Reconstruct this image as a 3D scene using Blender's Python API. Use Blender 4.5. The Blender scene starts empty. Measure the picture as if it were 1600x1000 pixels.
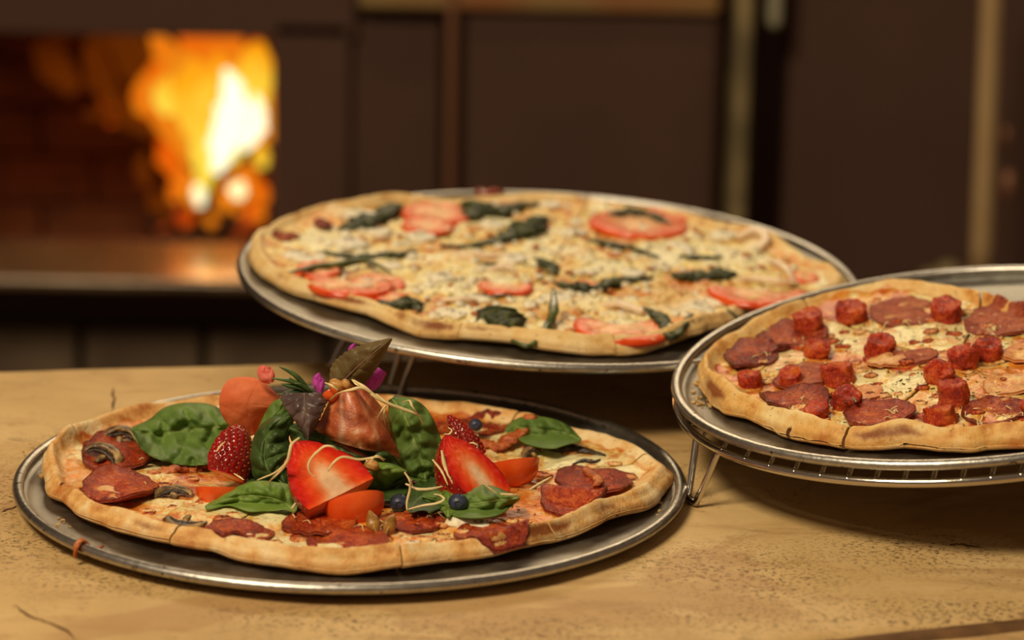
import bpy, bmesh, math, random
import numpy as np
from mathutils import Vector, Matrix, Quaternion

# ------------------------------------------------------------------ camera
S = bpy.context.scene
COL = S.collection
CAM = np.array([0.06573, -1.2367, 0.3989])
PITCH, ROLL, FPX = math.radians(14.4), math.radians(1.065), 4444.4
_c, _s = math.cos(PITCH), math.sin(PITCH)
_ry = np.array([[math.cos(ROLL), 0, -math.sin(ROLL)], [0, 1, 0], [math.sin(ROLL), 0, math.cos(ROLL)]])
FW, UP, RT = _ry @ np.array([0, _c, -_s]), _ry @ np.array([0, _s, _c]), _ry @ np.array([1., 0, 0])
cd = bpy.data.cameras.new('camera'); cam = bpy.data.objects.new('camera', cd); COL.objects.link(cam)
cd.sensor_width = 36; cd.lens = FPX * 36 / 1600; cd.clip_start = 0.05; cd.clip_end = 30
m = Matrix.Identity(4)
for i in range(3):
    m[i][0], m[i][1], m[i][2], m[i][3] = RT[i], UP[i], -FW[i], CAM[i]
cam.matrix_world = m
cd.dof.use_dof = True; cd.dof.focus_distance = 1.262; cd.dof.aperture_fstop = 6.2; cd.dof.aperture_blades = 0
S.camera = cam

# ------------------------------------------------------------------ light and exposure
S.view_settings.view_transform = 'Standard'; S.view_settings.look = 'None'
S.view_settings.gamma = 1.0; S.view_settings.exposure = 0.0; S.view_settings.use_curve_mapping = False
w = bpy.data.worlds.new('kitchen_air'); S.world = w; w.use_nodes = True
w.node_tree.nodes['Background'].inputs[0].default_value = (1.0, 0.68, 0.46, 1)
w.node_tree.nodes['Background'].inputs[1].default_value = 0.125
def area(name, loc, target, size, energy, col):
    l = bpy.data.lights.new(name, 'AREA'); l.shape = 'RECTANGLE'; l.size, l.size_y = size; l.energy = energy; l.color = col
    o = bpy.data.objects.new(name, l); COL.objects.link(o); o.location = loc
    o.rotation_euler = (Vector(target) - Vector(loc)).to_track_quat('-Z', 'Y').to_euler()
    return o
area('ceiling_lamp', (-0.75, -0.95, 1.75), (0.05, 0, 0), (0.72, 0.60), 38, (1.0, 0.83, 0.57))
area('kitchen_lamp', (0.10, 1.15, 0.80), (0.05, 0, 0), (0.8, 0.22), 5.0, (1.0, 0.78, 0.50))

# ------------------------------------------------------------------ picture point -> place helpers
def ray(px, py):
    return FW + ((px - 800) / FPX) * RT - ((py - 500) / FPX) * UP
def atY(px, py, Y):
    r = ray(px, py); return CAM + r * ((Y - CAM[1]) / r[1])
def atZ(px, py, Z=0.0):
    r = ray(px, py); return CAM + r * ((Z - CAM[2]) / r[2])

class Frame:
    """local frame of a tray: origin under its centre, z along its normal"""
    def __init__(s, centre, tx, ty, lift):
        n = np.array([math.sin(math.radians(ty)), -math.sin(math.radians(tx)), 1.0]); n /= np.linalg.norm(n)
        x = np.array([1., 0, 0]) - n[0] * n; x /= np.linalg.norm(x)
        s.n, s.x, s.y = n, x, np.cross(n, x); s.o = np.array(centre) - n * lift
    def loc(s, px, py, z=0.0):
        r = ray(px, py); o = s.o + s.n * z
        q = CAM + r * (((o - CAM) @ s.n) / (r @ s.n)) - s.o
        return np.array([q @ s.x, q @ s.y, z])
    def matrix(s):
        M = Matrix.Identity(4)
        for i in range(3): M[i][0], M[i][1], M[i][2], M[i][3] = s.x[i], s.y[i], s.n[i], s.o[i]
        return M

# ------------------------------------------------------------------ noise
def _hash(ix, iy, iz, seed):
    h = (ix * 374761393 + iy * 668265263 + iz * 2147483647 + seed * 974634777) & 0xFFFFFFFF
    h = ((h ^ (h >> 13)) * 1274126177) & 0xFFFFFFFF
    h = h ^ (h >> 16)
    return (h & 0xFFFFFF) / float(0xFFFFFF) * 2 - 1
def noise(x, y, z=0.0, seed=0):
    x, y, z = np.broadcast_arrays(np.asarray(x, float), np.asarray(y, float), np.asarray(z, float))
    xi, yi, zi = np.floor(x).astype(np.int64), np.floor(y).astype(np.int64), np.floor(z).astype(np.int64)
    fx, fy, fz = x - xi, y - yi, z - zi
    u, v, ww = fx*fx*(3-2*fx), fy*fy*(3-2*fy), fz*fz*(3-2*fz)
    r = 0
    for a in (0, 1):
        for b in (0, 1):
            for c in (0, 1):
                r = r + _hash(xi+a, yi+b, zi+c, seed) * (u if a else 1-u) * (v if b else 1-v) * (ww if c else 1-ww)
    return r
def fbm(x, y, z=0.0, o=3, seed=0):
    r, a, f = 0, 1.0, 1.0
    for k in range(o):
        r = r + a * noise(np.asarray(x)*f, np.asarray(y)*f, np.asarray(z)*f, seed + k*17); a *= .5; f *= 2.03
    return r
def sstep(a, b, x):
    t = np.clip((np.asarray(x, float) - a) / (b - a), 0, 1); return t*t*(3-2*t)

# ------------------------------------------------------------------ object helpers
def setp(o, label=None, cat=None, group=None, kind=None):
    if label: o['label'] = label
    if cat: o['category'] = cat
    if group: o['group'] = group
    if kind: o['kind'] = kind
    return o
def empty(name, label=None, cat=None, group=None, kind=None, mat=None, loc=None):
    o = bpy.data.objects.new(name, None); COL.objects.link(o); o.empty_display_size = .01
    if mat is not None: o.matrix_world = mat
    if loc is not None: o.location = loc
    return setp(o, label, cat, group, kind)
def mesh(name, V, F, mats, parent=None, smooth=True, attrs=None, fmat=None, solid=0, **kw):
    me = bpy.data.meshes.new(name)
    V = np.asarray(V, float)
    me.from_pydata(V.tolist(), [], [list(map(int, f)) for f in F])
    if not isinstance(mats, (list, tuple)): mats = [mats]
    for mm in mats: me.materials.append(mm)
    if fmat is not None: me.polygons.foreach_set('material_index', list(map(int, fmat)))
    me.polygons.foreach_set('use_smooth', [smooth] * len(me.polygons))
    for k, a in (attrs or {}).items():
        at = me.attributes.new(k, 'FLOAT', 'POINT'); at.data.foreach_set('value', np.asarray(a, float).ravel())
    me.update()
    o = bpy.data.objects.new(name, me); COL.objects.link(o)
    if parent is not None: o.parent = parent
    if solid:
        sm = o.modifiers.new('thickness', 'SOLIDIFY'); sm.thickness = solid; sm.offset = 0
    return setp(o, **kw)
def gridf(nu, nv, cu=False, cv=False, off=0, flip=False):
    F = []
    for i in range(nu - (0 if cu else 1)):
        for j in range(nv - (0 if cv else 1)):
            a, b = i*nv + j, i*nv + (j+1) % nv
            c, d = ((i+1) % nu)*nv + (j+1) % nv, ((i+1) % nu)*nv + j
            f = (a+off, b+off, c+off, d+off)
            F.append(f[::-1] if flip else f)
    return F
def catmull(P, n):
    P = np.asarray(P, float)
    if len(P) == 1: return np.repeat(P, n, 0)
    Q = np.vstack([2*P[0]-P[1], P, 2*P[-1]-P[-2]])
    t = np.linspace(0, len(P)-1, n); i = np.minimum(t.astype(int), len(P)-2); f = (t - i)[:, None]
    p0, p1, p2, p3 = Q[i], Q[i+1], Q[i+2], Q[i+3]
    return .5*((2*p1) + (-p0+p2)*f + (2*p0-5*p1+4*p2-p3)*f**2 + (-p0+3*p1-3*p2+p3)*f**3)
def sweep(P, rad, n=24, k=8, flat=1.0, up=(0, 0, 1), raw=False, bump=0, seed=0, twist=0.0):
    """tube along control points P, radius list rad; flat squeezes it along 'up'"""
    C = np.asarray(P, float) if raw else catmull(P, n); n = len(C)
    R = np.interp(np.linspace(0, 1, n), np.linspace(0, 1, len(np.atleast_1d(rad))), np.atleast_1d(rad)) if np.ndim(rad) else np.full(n, rad)
    T = np.gradient(C, axis=0); T /= np.linalg.norm(T, axis=1)[:, None] + 1e-12
    upv = np.asarray(up, float); B = np.cross(T, upv); nb = np.linalg.norm(B, axis=1)[:, None]
    B = np.where(nb < 1e-4, np.array([[1., 0, 0]]), B / (nb + 1e-12)); N = np.cross(B, T)
    a = np.linspace(0, 2*math.pi, k, endpoint=False)
    tw = np.linspace(0, twist, n)[:, None]
    B2 = B*np.cos(tw) + N*np.sin(tw); N2 = -B*np.sin(tw) + N*np.cos(tw)
    rr = R[:, None]
    if bump: rr = rr * (1 + bump*noise(np.arange(n)[:, None]*.55 + seed*7.3, np.cos(a)[None]*1.2 + seed, np.sin(a)[None]*1.2, seed))
    V = C[:, None] + B2[:, None]*(np.cos(a)[None]*rr)[..., None] + N2[:, None]*(np.sin(a)[None]*rr*flat)[..., None]
    V = V.reshape(-1, 3); F = gridf(n, k, cv=True, flip=True)
    F.append(tuple(range(k))); F.append(tuple(range((n-1)*k, n*k))[::-1])
    return V, F
def join(parts):
    V, F, o = [], [], 0
    for v, f in parts:
        V.append(np.asarray(v, float)); F += [tuple(i+o for i in q) for q in f]; o += len(v)
    return np.vstack(V), F
def box(a, b):
    (x0, y0, z0), (x1, y1, z1) = a, b
    V = [(x0,y0,z0),(x1,y0,z0),(x1,y1,z0),(x0,y1,z0),(x0,y0,z1),(x1,y0,z1),(x1,y1,z1),(x0,y1,z1)]
    return V, [(3,2,1,0),(4,5,6,7),(0,1,5,4),(1,2,6,5),(2,3,7,6),(3,0,4,7)]
def lathe(prof, n=128):
    prof = np.asarray(prof, float); a = np.linspace(0, 2*math.pi, n, endpoint=False)
    V = np.stack([prof[:, 0][:, None]*np.cos(a), prof[:, 0][:, None]*np.sin(a), np.repeat(prof[:, 1][:, None], n, 1)], -1).reshape(-1, 3)
    return V, gridf(len(prof), n, cv=True)
def bevel(o, wd, seg=2):
    b = o.modifiers.new('bevel', 'BEVEL'); b.width = wd; b.segments = seg; b.limit_method = 'ANGLE'; return o
def blob(r, seed, n=10, amp=.2, fr=1.5):
    """closed bumpy ellipsoid; r = (rx, ry, rz)"""
    th = np.linspace(0, math.pi, n)[1:-1]; ph = np.linspace(0, 2*math.pi, n+4, endpoint=False)
    D = np.stack([np.sin(th)[:, None]*np.cos(ph), np.sin(th)[:, None]*np.sin(ph), np.repeat(np.cos(th)[:, None], len(ph), 1)], -1).reshape(-1, 3)
    D = np.vstack([D, [[0, 0, 1.], [0, 0, -1.]]])
    k = 1 + amp*noise(D[:, 0]*fr + seed*3.1, D[:, 1]*fr + seed, D[:, 2]*fr, seed)
    V = D*k[:, None]*np.asarray(r); np_ = len(ph); F = gridf(len(th), np_, cv=True, flip=False)
    t, b = len(V)-2, len(V)-1
    F += [(t, j, (j+1) % np_)[::1] for j in range(np_)]
    F += [(b, (len(th)-1)*np_ + (j+1) % np_, (len(th)-1)*np_ + j) for j in range(np_)]
    return V, [f[::-1] for f in F] if False else F
def rotz(V, a):
    c, s = math.cos(a), math.sin(a); V = np.asarray(V, float)
    return V @ np.array([[c, s, 0], [-s, c, 0], [0, 0, 1]])
def rot(V, ax, a):
    q = Quaternion(ax, a).to_matrix(); return np.asarray(V, float) @ np.array(q).T

# ------------------------------------------------------------------ materials
class MT:
    def __init__(s, name):
        s.m = bpy.data.materials.new(name); s.m.use_nodes = True; s.t = s.m.node_tree
        s.b = s.t.nodes['Principled BSDF']; s.tc = s.t.nodes.new('ShaderNodeTexCoord')
    def set(s, **k):
        al = dict(rough='Roughness', metal='Metallic', ior='IOR', sss='Subsurface Weight', coat='Coat Weight', croush='Coat Roughness', spec='Specular IOR Level', trans='Transmission Weight', aniso='Anisotropic')
        for a, v in k.items():
            i = s.b.inputs[al[a]]
            if isinstance(v, (int, float)): i.default_value = v
            else: s.t.links.new(v, i)
        if 'sss' in k: s.b.inputs['Subsurface Scale'].default_value = .004; s.b.inputs['Subsurface Radius'].default_value = (1, .35, .2)
        return s
    def map(s, scale=(1, 1, 1), rotv=(0, 0, 0), src='Object'):
        n = s.t.nodes.new('ShaderNodeMapping'); n.inputs['Scale'].default_value = scale; n.inputs['Rotation'].default_value = rotv
        s.t.links.new(s.tc.outputs[src], n.inputs[0]); return n.outputs[0]
    def noise(s, scale, detail=4, rough=.6, vec=None, dist=0):
        n = s.t.nodes.new('ShaderNodeTexNoise'); n.inputs['Scale'].default_value = scale; n.inputs['Detail'].default_value = detail
        n.inputs['Roughness'].default_value = rough; n.inputs['Distortion'].default_value = dist
        s.t.links.new(vec if vec is not None else s.tc.outputs['Object'], n.inputs['Vector']); return n.outputs['Fac']
    def vor(s, scale, feat='F1', vec=None, rnd=1):
        n = s.t.nodes.new('ShaderNodeTexVoronoi'); n.inputs['Scale'].default_value = scale; n.feature = feat; n.inputs['Randomness'].default_value = rnd
        s.t.links.new(vec if vec is not None else s.tc.outputs['Object'], n.inputs['Vector']); return n.outputs['Distance']
    def attr(s, name):
        n = s.t.nodes.new('ShaderNodeAttribute'); n.attribute_name = name; return n.outputs['Fac']
    def ramp(s, fac, stops):
        n = s.t.nodes.new('ShaderNodeValToRGB'); e = n.color_ramp.elements
        while len(e) < len(stops): e.new(.5)
        for x, (p, c) in zip(e, stops):
            x.position = p; x.color = tuple(c) + (1,) if len(c) == 3 else c
        s.t.links.new(fac, n.inputs[0]); return n.outputs[0]
    def thr(s, fac, a, b):
        n = s.t.nodes.new('ShaderNodeMapRange'); n.clamp = True; n.interpolation_type = 'SMOOTHSTEP'
        n.inputs[1].default_value = a; n.inputs[2].default_value = b; s.t.links.new(fac, n.inputs[0]); return n.outputs[0]
    def math(s, op, a, b=0.0):
        n = s.t.nodes.new('ShaderNodeMath'); n.operation = op
        for i, v in enumerate((a, b)):
            if isinstance(v, (int, float)): n.inputs[i].default_value = v
            else: s.t.links.new(v, n.inputs[i])
        return n.outputs[0]
    def mix(s, fac, a, b, mode='MIX'):
        n = s.t.nodes.new('ShaderNodeMix'); n.data_type = 'RGBA'; n.blend_type = mode
        for i, v in ((0, fac), (6, a), (7, b)):
            if isinstance(v, (int, float)): n.inputs[i].default_value = v
            elif isinstance(v, tuple): n.inputs[i].default_value = v + (1,)
            else: s.t.links.new(v, n.inputs[i])
        return n.outputs[2]
    def col(s, c):
        if isinstance(c, tuple): s.b.inputs['Base Color'].default_value = c + (1,)
        else: s.t.links.new(c, s.b.inputs['Base Color'])
        return s
    def bump(s, h, dist=.001, strength=1.0):
        n = s.t.nodes.new('ShaderNodeBump'); n.inputs['Distance'].default_value = dist; n.inputs['Strength'].default_value = strength
        s.t.links.new(h, n.inputs['Height']); s.t.links.new(n.outputs[0], s.b.inputs['Normal']); return s
    def translucent(s, fac, col):
        t = s.t.nodes.new('ShaderNodeBsdfTranslucent'); mx = s.t.nodes.new('ShaderNodeMixShader'); mx.inputs[0].default_value = fac
        if isinstance(col, tuple): t.inputs[0].default_value = col + (1,)
        else: s.t.links.new(col, t.inputs[0])
        s.t.links.new(s.b.outputs[0], mx.inputs[1]); s.t.links.new(t.outputs[0], mx.inputs[2])
        s.t.links.new(mx.outputs[0], s.t.nodes['Material Output'].inputs[0]); return s
def C(r, g, b):   # sRGB 0..255 -> linear
    f = lambda v: v/12.92 if v <= .04045 else ((v+.055)/1.055)**2.4
    return (f(r/255), f(g/255), f(b/255))

# --- the table's worn boards
M = MT('worn_table_wood')
base = M.ramp(M.noise(9, 5, .6), [(.3, C(192, 156, 102)), (.52, C(212, 176, 118)), (.68, C(224, 190, 134))])
grain = M.noise(26, 5, .65, M.map((.5, 1.9, 1), (0, 0, .12)), .8)
base = M.mix(M.math('MULTIPLY', M.thr(grain, .5, .72), .6), base, C(170, 128, 80))
zones = None
for (px, py, rx, ry) in [(1085, 885, .030, .030), (1190, 905, .035, .045), (1440, 860, .05, .03), (1150, 965, .05, .02), (60, 850, .05, .04), (1560, 960, .06, .02), (820, 985, .05, .02), (1500, 945, .08, .008), (1380, 968, .06, .006), (560, 975, .05, .02), (420, 960, .03, .015), (230, 905, .05, .02), (20, 760, .03, .05)]:
    q = atZ(px, py)
    n = M.t.nodes.new('ShaderNodeMapping'); n.vector_type = 'TEXTURE'; n.inputs['Location'].default_value = tuple(q); n.inputs['Scale'].default_value = (rx*1.7, ry*1.7, 1)
    M.t.links.new(M.tc.outputs['Object'], n.inputs[0])
    l = M.t.nodes.new('ShaderNodeVectorMath'); l.operation = 'LENGTH'; M.t.links.new(n.outputs[0], l.inputs[0])
    z = M.thr(l.outputs['Value'], 1.0, 0.0)
    zones = z if zones is None else M.math('MAXIMUM', zones, z)
spk = M.thr(M.noise(620, 3, .7, M.map((.7, 1, 1))), .545, .615)
wide = M.thr(M.noise(22, 4, .7, None, 1.0), .50, .66)
msk = M.math('MULTIPLY', spk, M.math('MAXIMUM', M.math('MULTIPLY', zones, 1.0), M.math('MULTIPLY', wide, .55)))
base = M.mix(msk, base, C(98, 72, 42))
smear = M.thr(M.noise(5, 3, .5, M.map((1, 1.5, 1)), 1.6), .50, .58)
base = M.mix(M.math('MULTIPLY', smear, .5), base, C(176, 132, 84))
blotch = M.thr(M.noise(60, 5, .75, M.map((1, 1.5, 1))), .58, .72)
base = M.mix(M.math('MULTIPLY', blotch, .38), base, C(128, 94, 56))
M.col(base).set(rough=M.thr(M.noise(12, 4), .2, 1.2), spec=.35).bump(M.math('SUBTRACT', M.noise(120, 5, .7), msk), .0006, .6)
M.b.inputs['Roughness'].default_value = .6
for l in list(M.t.links):
    if l.to_socket == M.b.inputs['Roughness']: M.t.links.remove(l)
m_table = M.m
M = MT('board_groove'); M.col(M.ramp(M.noise(80), [(.3, C(82, 54, 28)), (.7, C(118, 82, 44))])).set(rough=.9); m_groove = M.m

M = MT('brushed_pan_metal')
scr = M.noise(900, 3, .6); pat = M.noise(55, 5, .7)
M.col(M.ramp(pat, [(.3, (.24, .228, .20)), (.7, (.40, .38, .33))])).set(metal=1.0, rough=M.ramp(pat, [(.3, (.36,)*3), (.75, (.55,)*3)])).bump(scr, .00025, .5)
m_pan = M.m
M = MT('scratched_pan_bead'); pat = M.noise(260, 4, .7); wear = M.thr(M.noise(140, 3, .8), .62, .68)
M.col(M.mix(wear, M.ramp(pat, [(.3, (.40, .38, .34)), (.7, (.60, .57, .52))]), (.12, .09, .06))).set(metal=1.0, rough=.34).bump(pat, .0004, .6)
m_bead = M.m
M = MT('chromed_wire'); M.col((.62, .58, .52)).set(metal=1.0, rough=.16).bump(M.noise(300), .0002, .3); m_wire = M.m

def dough_mat(name, pale, gold, brown, k=.5):
    M = MT(name)
    n1 = M.noise(38, 5, .65); n2 = M.noise(150, 4, .7)
    c = M.ramp(M.math('ADD', M.math('MULTIPLY', n1, .75), M.math('MULTIPLY', n2, .25)), [(.36, pale), (k, gold), (k+.13, brown)])
    side = M.attr('under'); c = M.mix(M.math('MULTIPLY', side, .45), c, brown)
    edge = M.attr('toast'); c = M.mix(M.thr(M.math('ADD', edge, M.math('MULTIPLY', n2, .6)), .66, 1.15), c, C(142, 78, 28))
    c = M.mix(M.thr(M.noise(105, 3, .6), .68, .75), c, C(92, 46, 16))
    fl = M.thr(M.noise(500, 2, .5), .66, .72); c = M.mix(M.math('MULTIPLY', fl, .5), c, C(120, 80, 36))
    return M, c
def pizza_mat(name, pale, gold, brown, stops, k=.5, oil=.3, brn=(.60, .72), brc=C(150, 74, 24), ns=32, con=2.6, grease=.6):
    M, crust = dough_mat(name, pale, gold, brown, k)
    a = M.noise(ns, 8, .74, None, .5); b = M.noise(230, 4, .7)
    f = M.math('ADD', M.math('MULTIPLY', a, .8), M.math('MULTIPLY', b, .22))
    f = M.math('ADD', f, M.math('MULTIPLY', M.attr('cheese'), -.13))
    f = M.math('ADD', M.math('MULTIPLY', f, con), .5-.5*con)
    t = M.ramp(f, stops)
    t = M.mix(M.math('MULTIPLY', M.thr(M.math('ADD', M.math('MULTIPLY', M.noise(20, 4, .7), .7), M.math('MULTIPLY', M.noise(120, 4, .7), .3)), .50, .58), grease), t, C(216, 118, 30))
    t = M.mix(M.math('MULTIPLY', M.thr(M.noise(420, 3, .7), .56, .66), .55), t, C(176, 92, 36))
    t = M.mix(M.math('MULTIPLY', M.attr('oily'), M.thr(b, .35, .55)), t, C(236, 144, 30))
    t = M.mix(M.math('MULTIPLY', M.thr(M.noise(95, 4, .75), *brn), .75), t, brc)
    t = M.mix(M.math('MULTIPLY', M.thr(M.noise(700, 2, .5), .69, .74), .7), t, C(60, 50, 20))
    rim = M.attr('rim'); sauce = M.thr(M.math('ADD', rim, M.math('MULTIPLY', M.math('SUBTRACT', b, .5), .5)), .35, .6)
    c = M.mix(sauce, t, crust)
    orange = M.math('MULTIPLY', M.thr(M.math('ABSOLUTE', M.math('SUBTRACT', rim, .38)), .3, .0), .42)
    c = M.mix(orange, c, C(206, 104, 26))
    cut = M.attr('cutface'); c = M.mix(cut, c, C(222, 184, 122))
    M.col(c).set(rough=M.math('ADD', M.math('MULTIPLY', sauce, .35), oil), spec=.5)
    M.bump(M.math('ADD', b, M.math('MULTIPLY', M.noise(700, 2), .4)), .0009, .7)
    return M.m
CHEESE_F = [(.26, C(244, 232, 176)), (.40, C(240, 216, 142)), (.50, C(228, 172, 84)), (.60, C(214, 128, 56)), (.74, C(188, 72, 30))]
CHEESE_B = [(.22, C(252, 242, 196)), (.40, C(244, 222, 140)), (.54, C(230, 186, 96)), (.68, C(214, 136, 56)), (.84, C(190, 84, 34))]
CHEESE_R = [(.30, C(246, 232, 168)), (.42, C(242, 206, 108)), (.50, C(230, 158, 62)), (.58, C(206, 96, 38)), (.72, C(164, 52, 28))]
m_pz_front = pizza_mat('front_pizza_bake', C(248, 222, 168), C(232, 178, 104), C(186, 110, 44), CHEESE_F, .52)
m_pz_rear = pizza_mat('rear_pizza_bake', C(250, 226, 170), C(236, 194, 124), C(186, 122, 56), CHEESE_B, .55, oil=.38, brn=(.63, .74), brc=C(176, 100, 40), ns=45, grease=.30, con=2.3)
m_pz_right = pizza_mat('right_pizza_bake', C(250, 222, 158), C(236, 182, 100), C(196, 118, 44), CHEESE_R, .54, oil=.24)

def meat(name, c0, c1, c2, sc=150, rough=.28, bumpd=.0008, edge=True, fat=None):
    M = MT(name); n = M.noise(sc, 6, .8); f = M.noise(sc*.22, 3, .6); g = M.noise(sc*3.2, 3, .7)
    k = M.math('ADD', M.math('MULTIPLY', n, .45), M.math('ADD', M.math('MULTIPLY', f, .30), M.math('MULTIPLY', g, .25)))
    c = M.ramp(k, [(.42, c0), (.50, c1), (.58, c2)])
    if fat: c = M.mix(M.math('MULTIPLY', M.thr(g, .60, .70), .7), c, fat)
    if edge: c = M.mix(M.math('MULTIPLY', M.attr('edge'), .6), c, c0)
    M.col(c).set(rough=M.ramp(g, [(.35, (rough*.6,)*3), (.65, (rough*1.7,)*3)]), spec=.5).bump(M.math('ADD', n, M.math('MULTIPLY', g, .6)), bumpd, 1.0); return M.m
m_pep = meat('pepperoni_meat', C(112, 24, 4), C(180, 54, 12), C(222, 112, 36), 240, .24, .0010, fat=C(236, 166, 84))
m_pep_dark = meat('dark_salami_meat', C(92, 16, 4), C(158, 44, 12), C(210, 100, 40), 260, .24, .0010, fat=C(230, 160, 96))
m_salami = meat('fine_salami_meat', C(138, 42, 18), C(182, 78, 40), C(216, 130, 76), 480, .40, .0006, fat=C(238, 186, 136))
m_saus = meat('sausage_meat', C(132, 18, 2), C(206, 54, 10), C(240, 122, 32), 240, .20, .0014, False)
m_ham = meat('pink_ham_meat', C(206, 112, 52), C(232, 164, 96), C(248, 208, 140), 110, .35)
m_bacon = meat('crisp_bacon_meat', C(160, 62, 24), C(206, 112, 54), C(232, 168, 104), 180, .3)
M = MT('mushroom_flesh'); n = M.noise(210, 4, .7)
M.col(M.mix(M.attr('edge'), M.ramp(n, [(.3, C(120, 84, 40)), (.5, C(178, 138, 80)), (.7, C(214, 180, 122))]), C(60, 38, 18))).set(rough=.35).bump(n, .0008); m_mush = M.m
M = MT('mushroom_gills'); n = M.noise(260, 4, .7); M.col(M.ramp(n, [(.35, C(34, 26, 18)), (.6, C(70, 52, 32)), (.75, C(120, 92, 56))])).set(rough=.35).bump(n, .001); m_gill = M.m
M = MT('wilted_green'); n = M.noise(240, 4, .75); M.col(M.ramp(n, [(.35, C(30, 32, 12)), (.55, C(60, 66, 24)), (.72, C(112, 112, 50))])).set(rough=.4).bump(n, .001); m_wilt = M.m
M = MT('chilli_skin'); n = M.noise(120, 3, .6); M.col(M.ramp(n, [(.35, C(52, 62, 20)), (.6, C(92, 98, 36)), (.75, C(120, 112, 48))])).set(rough=.3, coat=.3).bump(n, .0004); m_chili = M.m
M = MT('white_cheese'); n = M.noise(180, 4, .7); M.col(M.ramp(n, [(.3, C(228, 206, 158)), (.5, C(250, 240, 212)), (.7, C(255, 250, 232))])).set(rough=.45).bump(n, .0009); m_feta = M.m
M = MT('grated_cheese'); M.col(M.ramp(M.noise(200), [(.3, C(226, 196, 128)), (.7, C(250, 230, 176))])).set(rough=.45); m_shred = M.m
M = MT('onion_flesh'); M.col(M.ramp(M.noise(90), [(.3, C(240, 206, 172)), (.7, C(252, 230, 200))])).set(rough=.3, sss=.25); m_onion = M.m
M = MT('dried_herb'); M.col(M.ramp(M.noise(500), [(.4, C(44, 44, 18)), (.7, C(92, 86, 36))])).set(rough=.8); m_herb = M.m
M = MT('crumb'); M.col(M.ramp(M.noise(500), [(.4, C(190, 140, 70)), (.7, C(236, 204, 140))])).set(rough=.8); m_crumb = M.m
M = MT('tomato_skin'); M.col(M.ramp(M.noise(60), [(.3, C(224, 62, 12)), (.7, C(244, 104, 36))])).set(rough=.22, coat=.3); m_tskin = M.m
M = MT('tomato_flesh'); n = M.noise(170, 4, .7)
c = M.ramp(M.attr('edge'), [(.0, C(244, 190, 130)), (.35, C(236, 134, 76)), (.7, C(236, 100, 44)), (1, C(232, 82, 24))])
c = M.mix(M.thr(n, .52, .68), c, C(240, 190, 140)); M.col(c).set(rough=.30, spec=.5).bump(n, .0008); m_tflesh = M.m

def leafmat(name, lo, hi, vein, back, rough=.3, tr=.22, sc=60):
    M = MT(name); n = M.noise(sc, 4, .6)
    c = M.ramp(n, [(.3, lo), (.7, hi)]); v = M.attr('vein'); c = M.mix(M.math('MULTIPLY', v, .75), c, vein)
    M.col(c).set(rough=rough+.06, spec=.35).bump(M.math('ADD', M.noise(700, 3, .6), M.math('MULTIPLY', v, -1.5)), .00035, .5); M.translucent(tr, back); return M.m
m_spin = leafmat('spinach_leaf', C(82, 112, 44), C(128, 158, 76), C(160, 182, 100), C(130, 170, 30), .42)
m_spin2 = leafmat('spinach_leaf_bright', C(92, 130, 42), C(146, 174, 78), C(176, 200, 110), C(150, 195, 40), .40)
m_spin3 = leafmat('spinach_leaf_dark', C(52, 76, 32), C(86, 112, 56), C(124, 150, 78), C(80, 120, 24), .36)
m_purp = leafmat('purple_basil_leaf', C(74, 58, 58), C(120, 98, 94), C(130, 112, 96), C(80, 60, 50), .25, .12)
m_purp2 = leafmat('bronze_leaf', C(98, 80, 48), C(128, 108, 66), C(158, 122, 98), C(110, 80, 30), .4, .18)
m_nast = leafmat('orange_petal', C(236, 116, 70), C(248, 146, 94), C(228, 116, 74), C(250, 130, 60), .6, .15)
m_pink = leafmat('pink_petal', C(246, 130, 112), C(252, 164, 146), C(236, 120, 110), C(250, 120, 100), .5, .4)
m_mag = leafmat('magenta_petal', C(206, 60, 190), C(236, 110, 220), C(150, 30, 140), C(220, 60, 190), .5, .35)
M = MT('rosemary_needle'); M.col(M.ramp(M.noise(120), [(.3, C(40, 66, 28)), (.7, C(92, 118, 62))])).set(rough=.4); m_rose = M.m
M = MT('cured_ham'); wv = M.noise(38, 3, .5, M.map((3.0, .5, 3.0), (0, .5, 0)), .4)
c = M.ramp(wv, [(.38, C(166, 74, 40)), (.52, C(206, 108, 62)), (.60, C(224, 140, 92)), (.66, C(238, 196, 152))])
c = M.mix(M.math('MULTIPLY', M.attr('fat'), .75), c, C(240, 196, 154))
M.col(c).set(rough=.30, coat=.25, croush=.12).bump(M.noise(170, 5, .75), .0010, .8); M.translucent(.12, C(200, 70, 36)); m_prosc = M.m
M = MT('strawberry_skin'); n = M.noise(140, 3, .6); M.col(M.mix(M.attr('dim'), M.ramp(n, [(.3, C(132, 10, 18)), (.7, C(188, 24, 26))]), C(90, 6, 12))).set(rough=.22, coat=.5, croush=.15).bump(n, .0003); m_sskin = M.m
M = MT('strawberry_flesh'); n = M.noise(190, 3, .7, M.map((1, 4, 1)))
c = M.ramp(M.math('ADD', M.attr('edge'), M.math('MULTIPLY', M.math('SUBTRACT', n, .5), .25)), [(.0, C(190, 14, 10)), (.12, C(228, 40, 8)), (.34, C(242, 88, 28)), (.58, C(248, 142, 84)), (.85, C(250, 206, 160))])
M.col(c).set(rough=.42, spec=.4).bump(n, .0004); m_sflesh = M.m
M = MT('strawberry_seed'); M.col(C(196, 96, 50)).set(rough=.3); m_sseed = M.m
M = MT('toasted_nut'); n = M.noise(220, 4); M.col(M.ramp(n, [(.3, C(170, 112, 50)), (.7, C(222, 170, 96))])).set(rough=.4, spec=.5).bump(n, .0004); m_nut = M.m
M = MT('pumpkin_seed_shell'); n = M.noise(150, 4); M.col(M.ramp(n, [(.3, C(118, 76, 26)), (.7, C(186, 136, 62))])).set(rough=.35).bump(n, .0004); m_pseed = M.m
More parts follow.
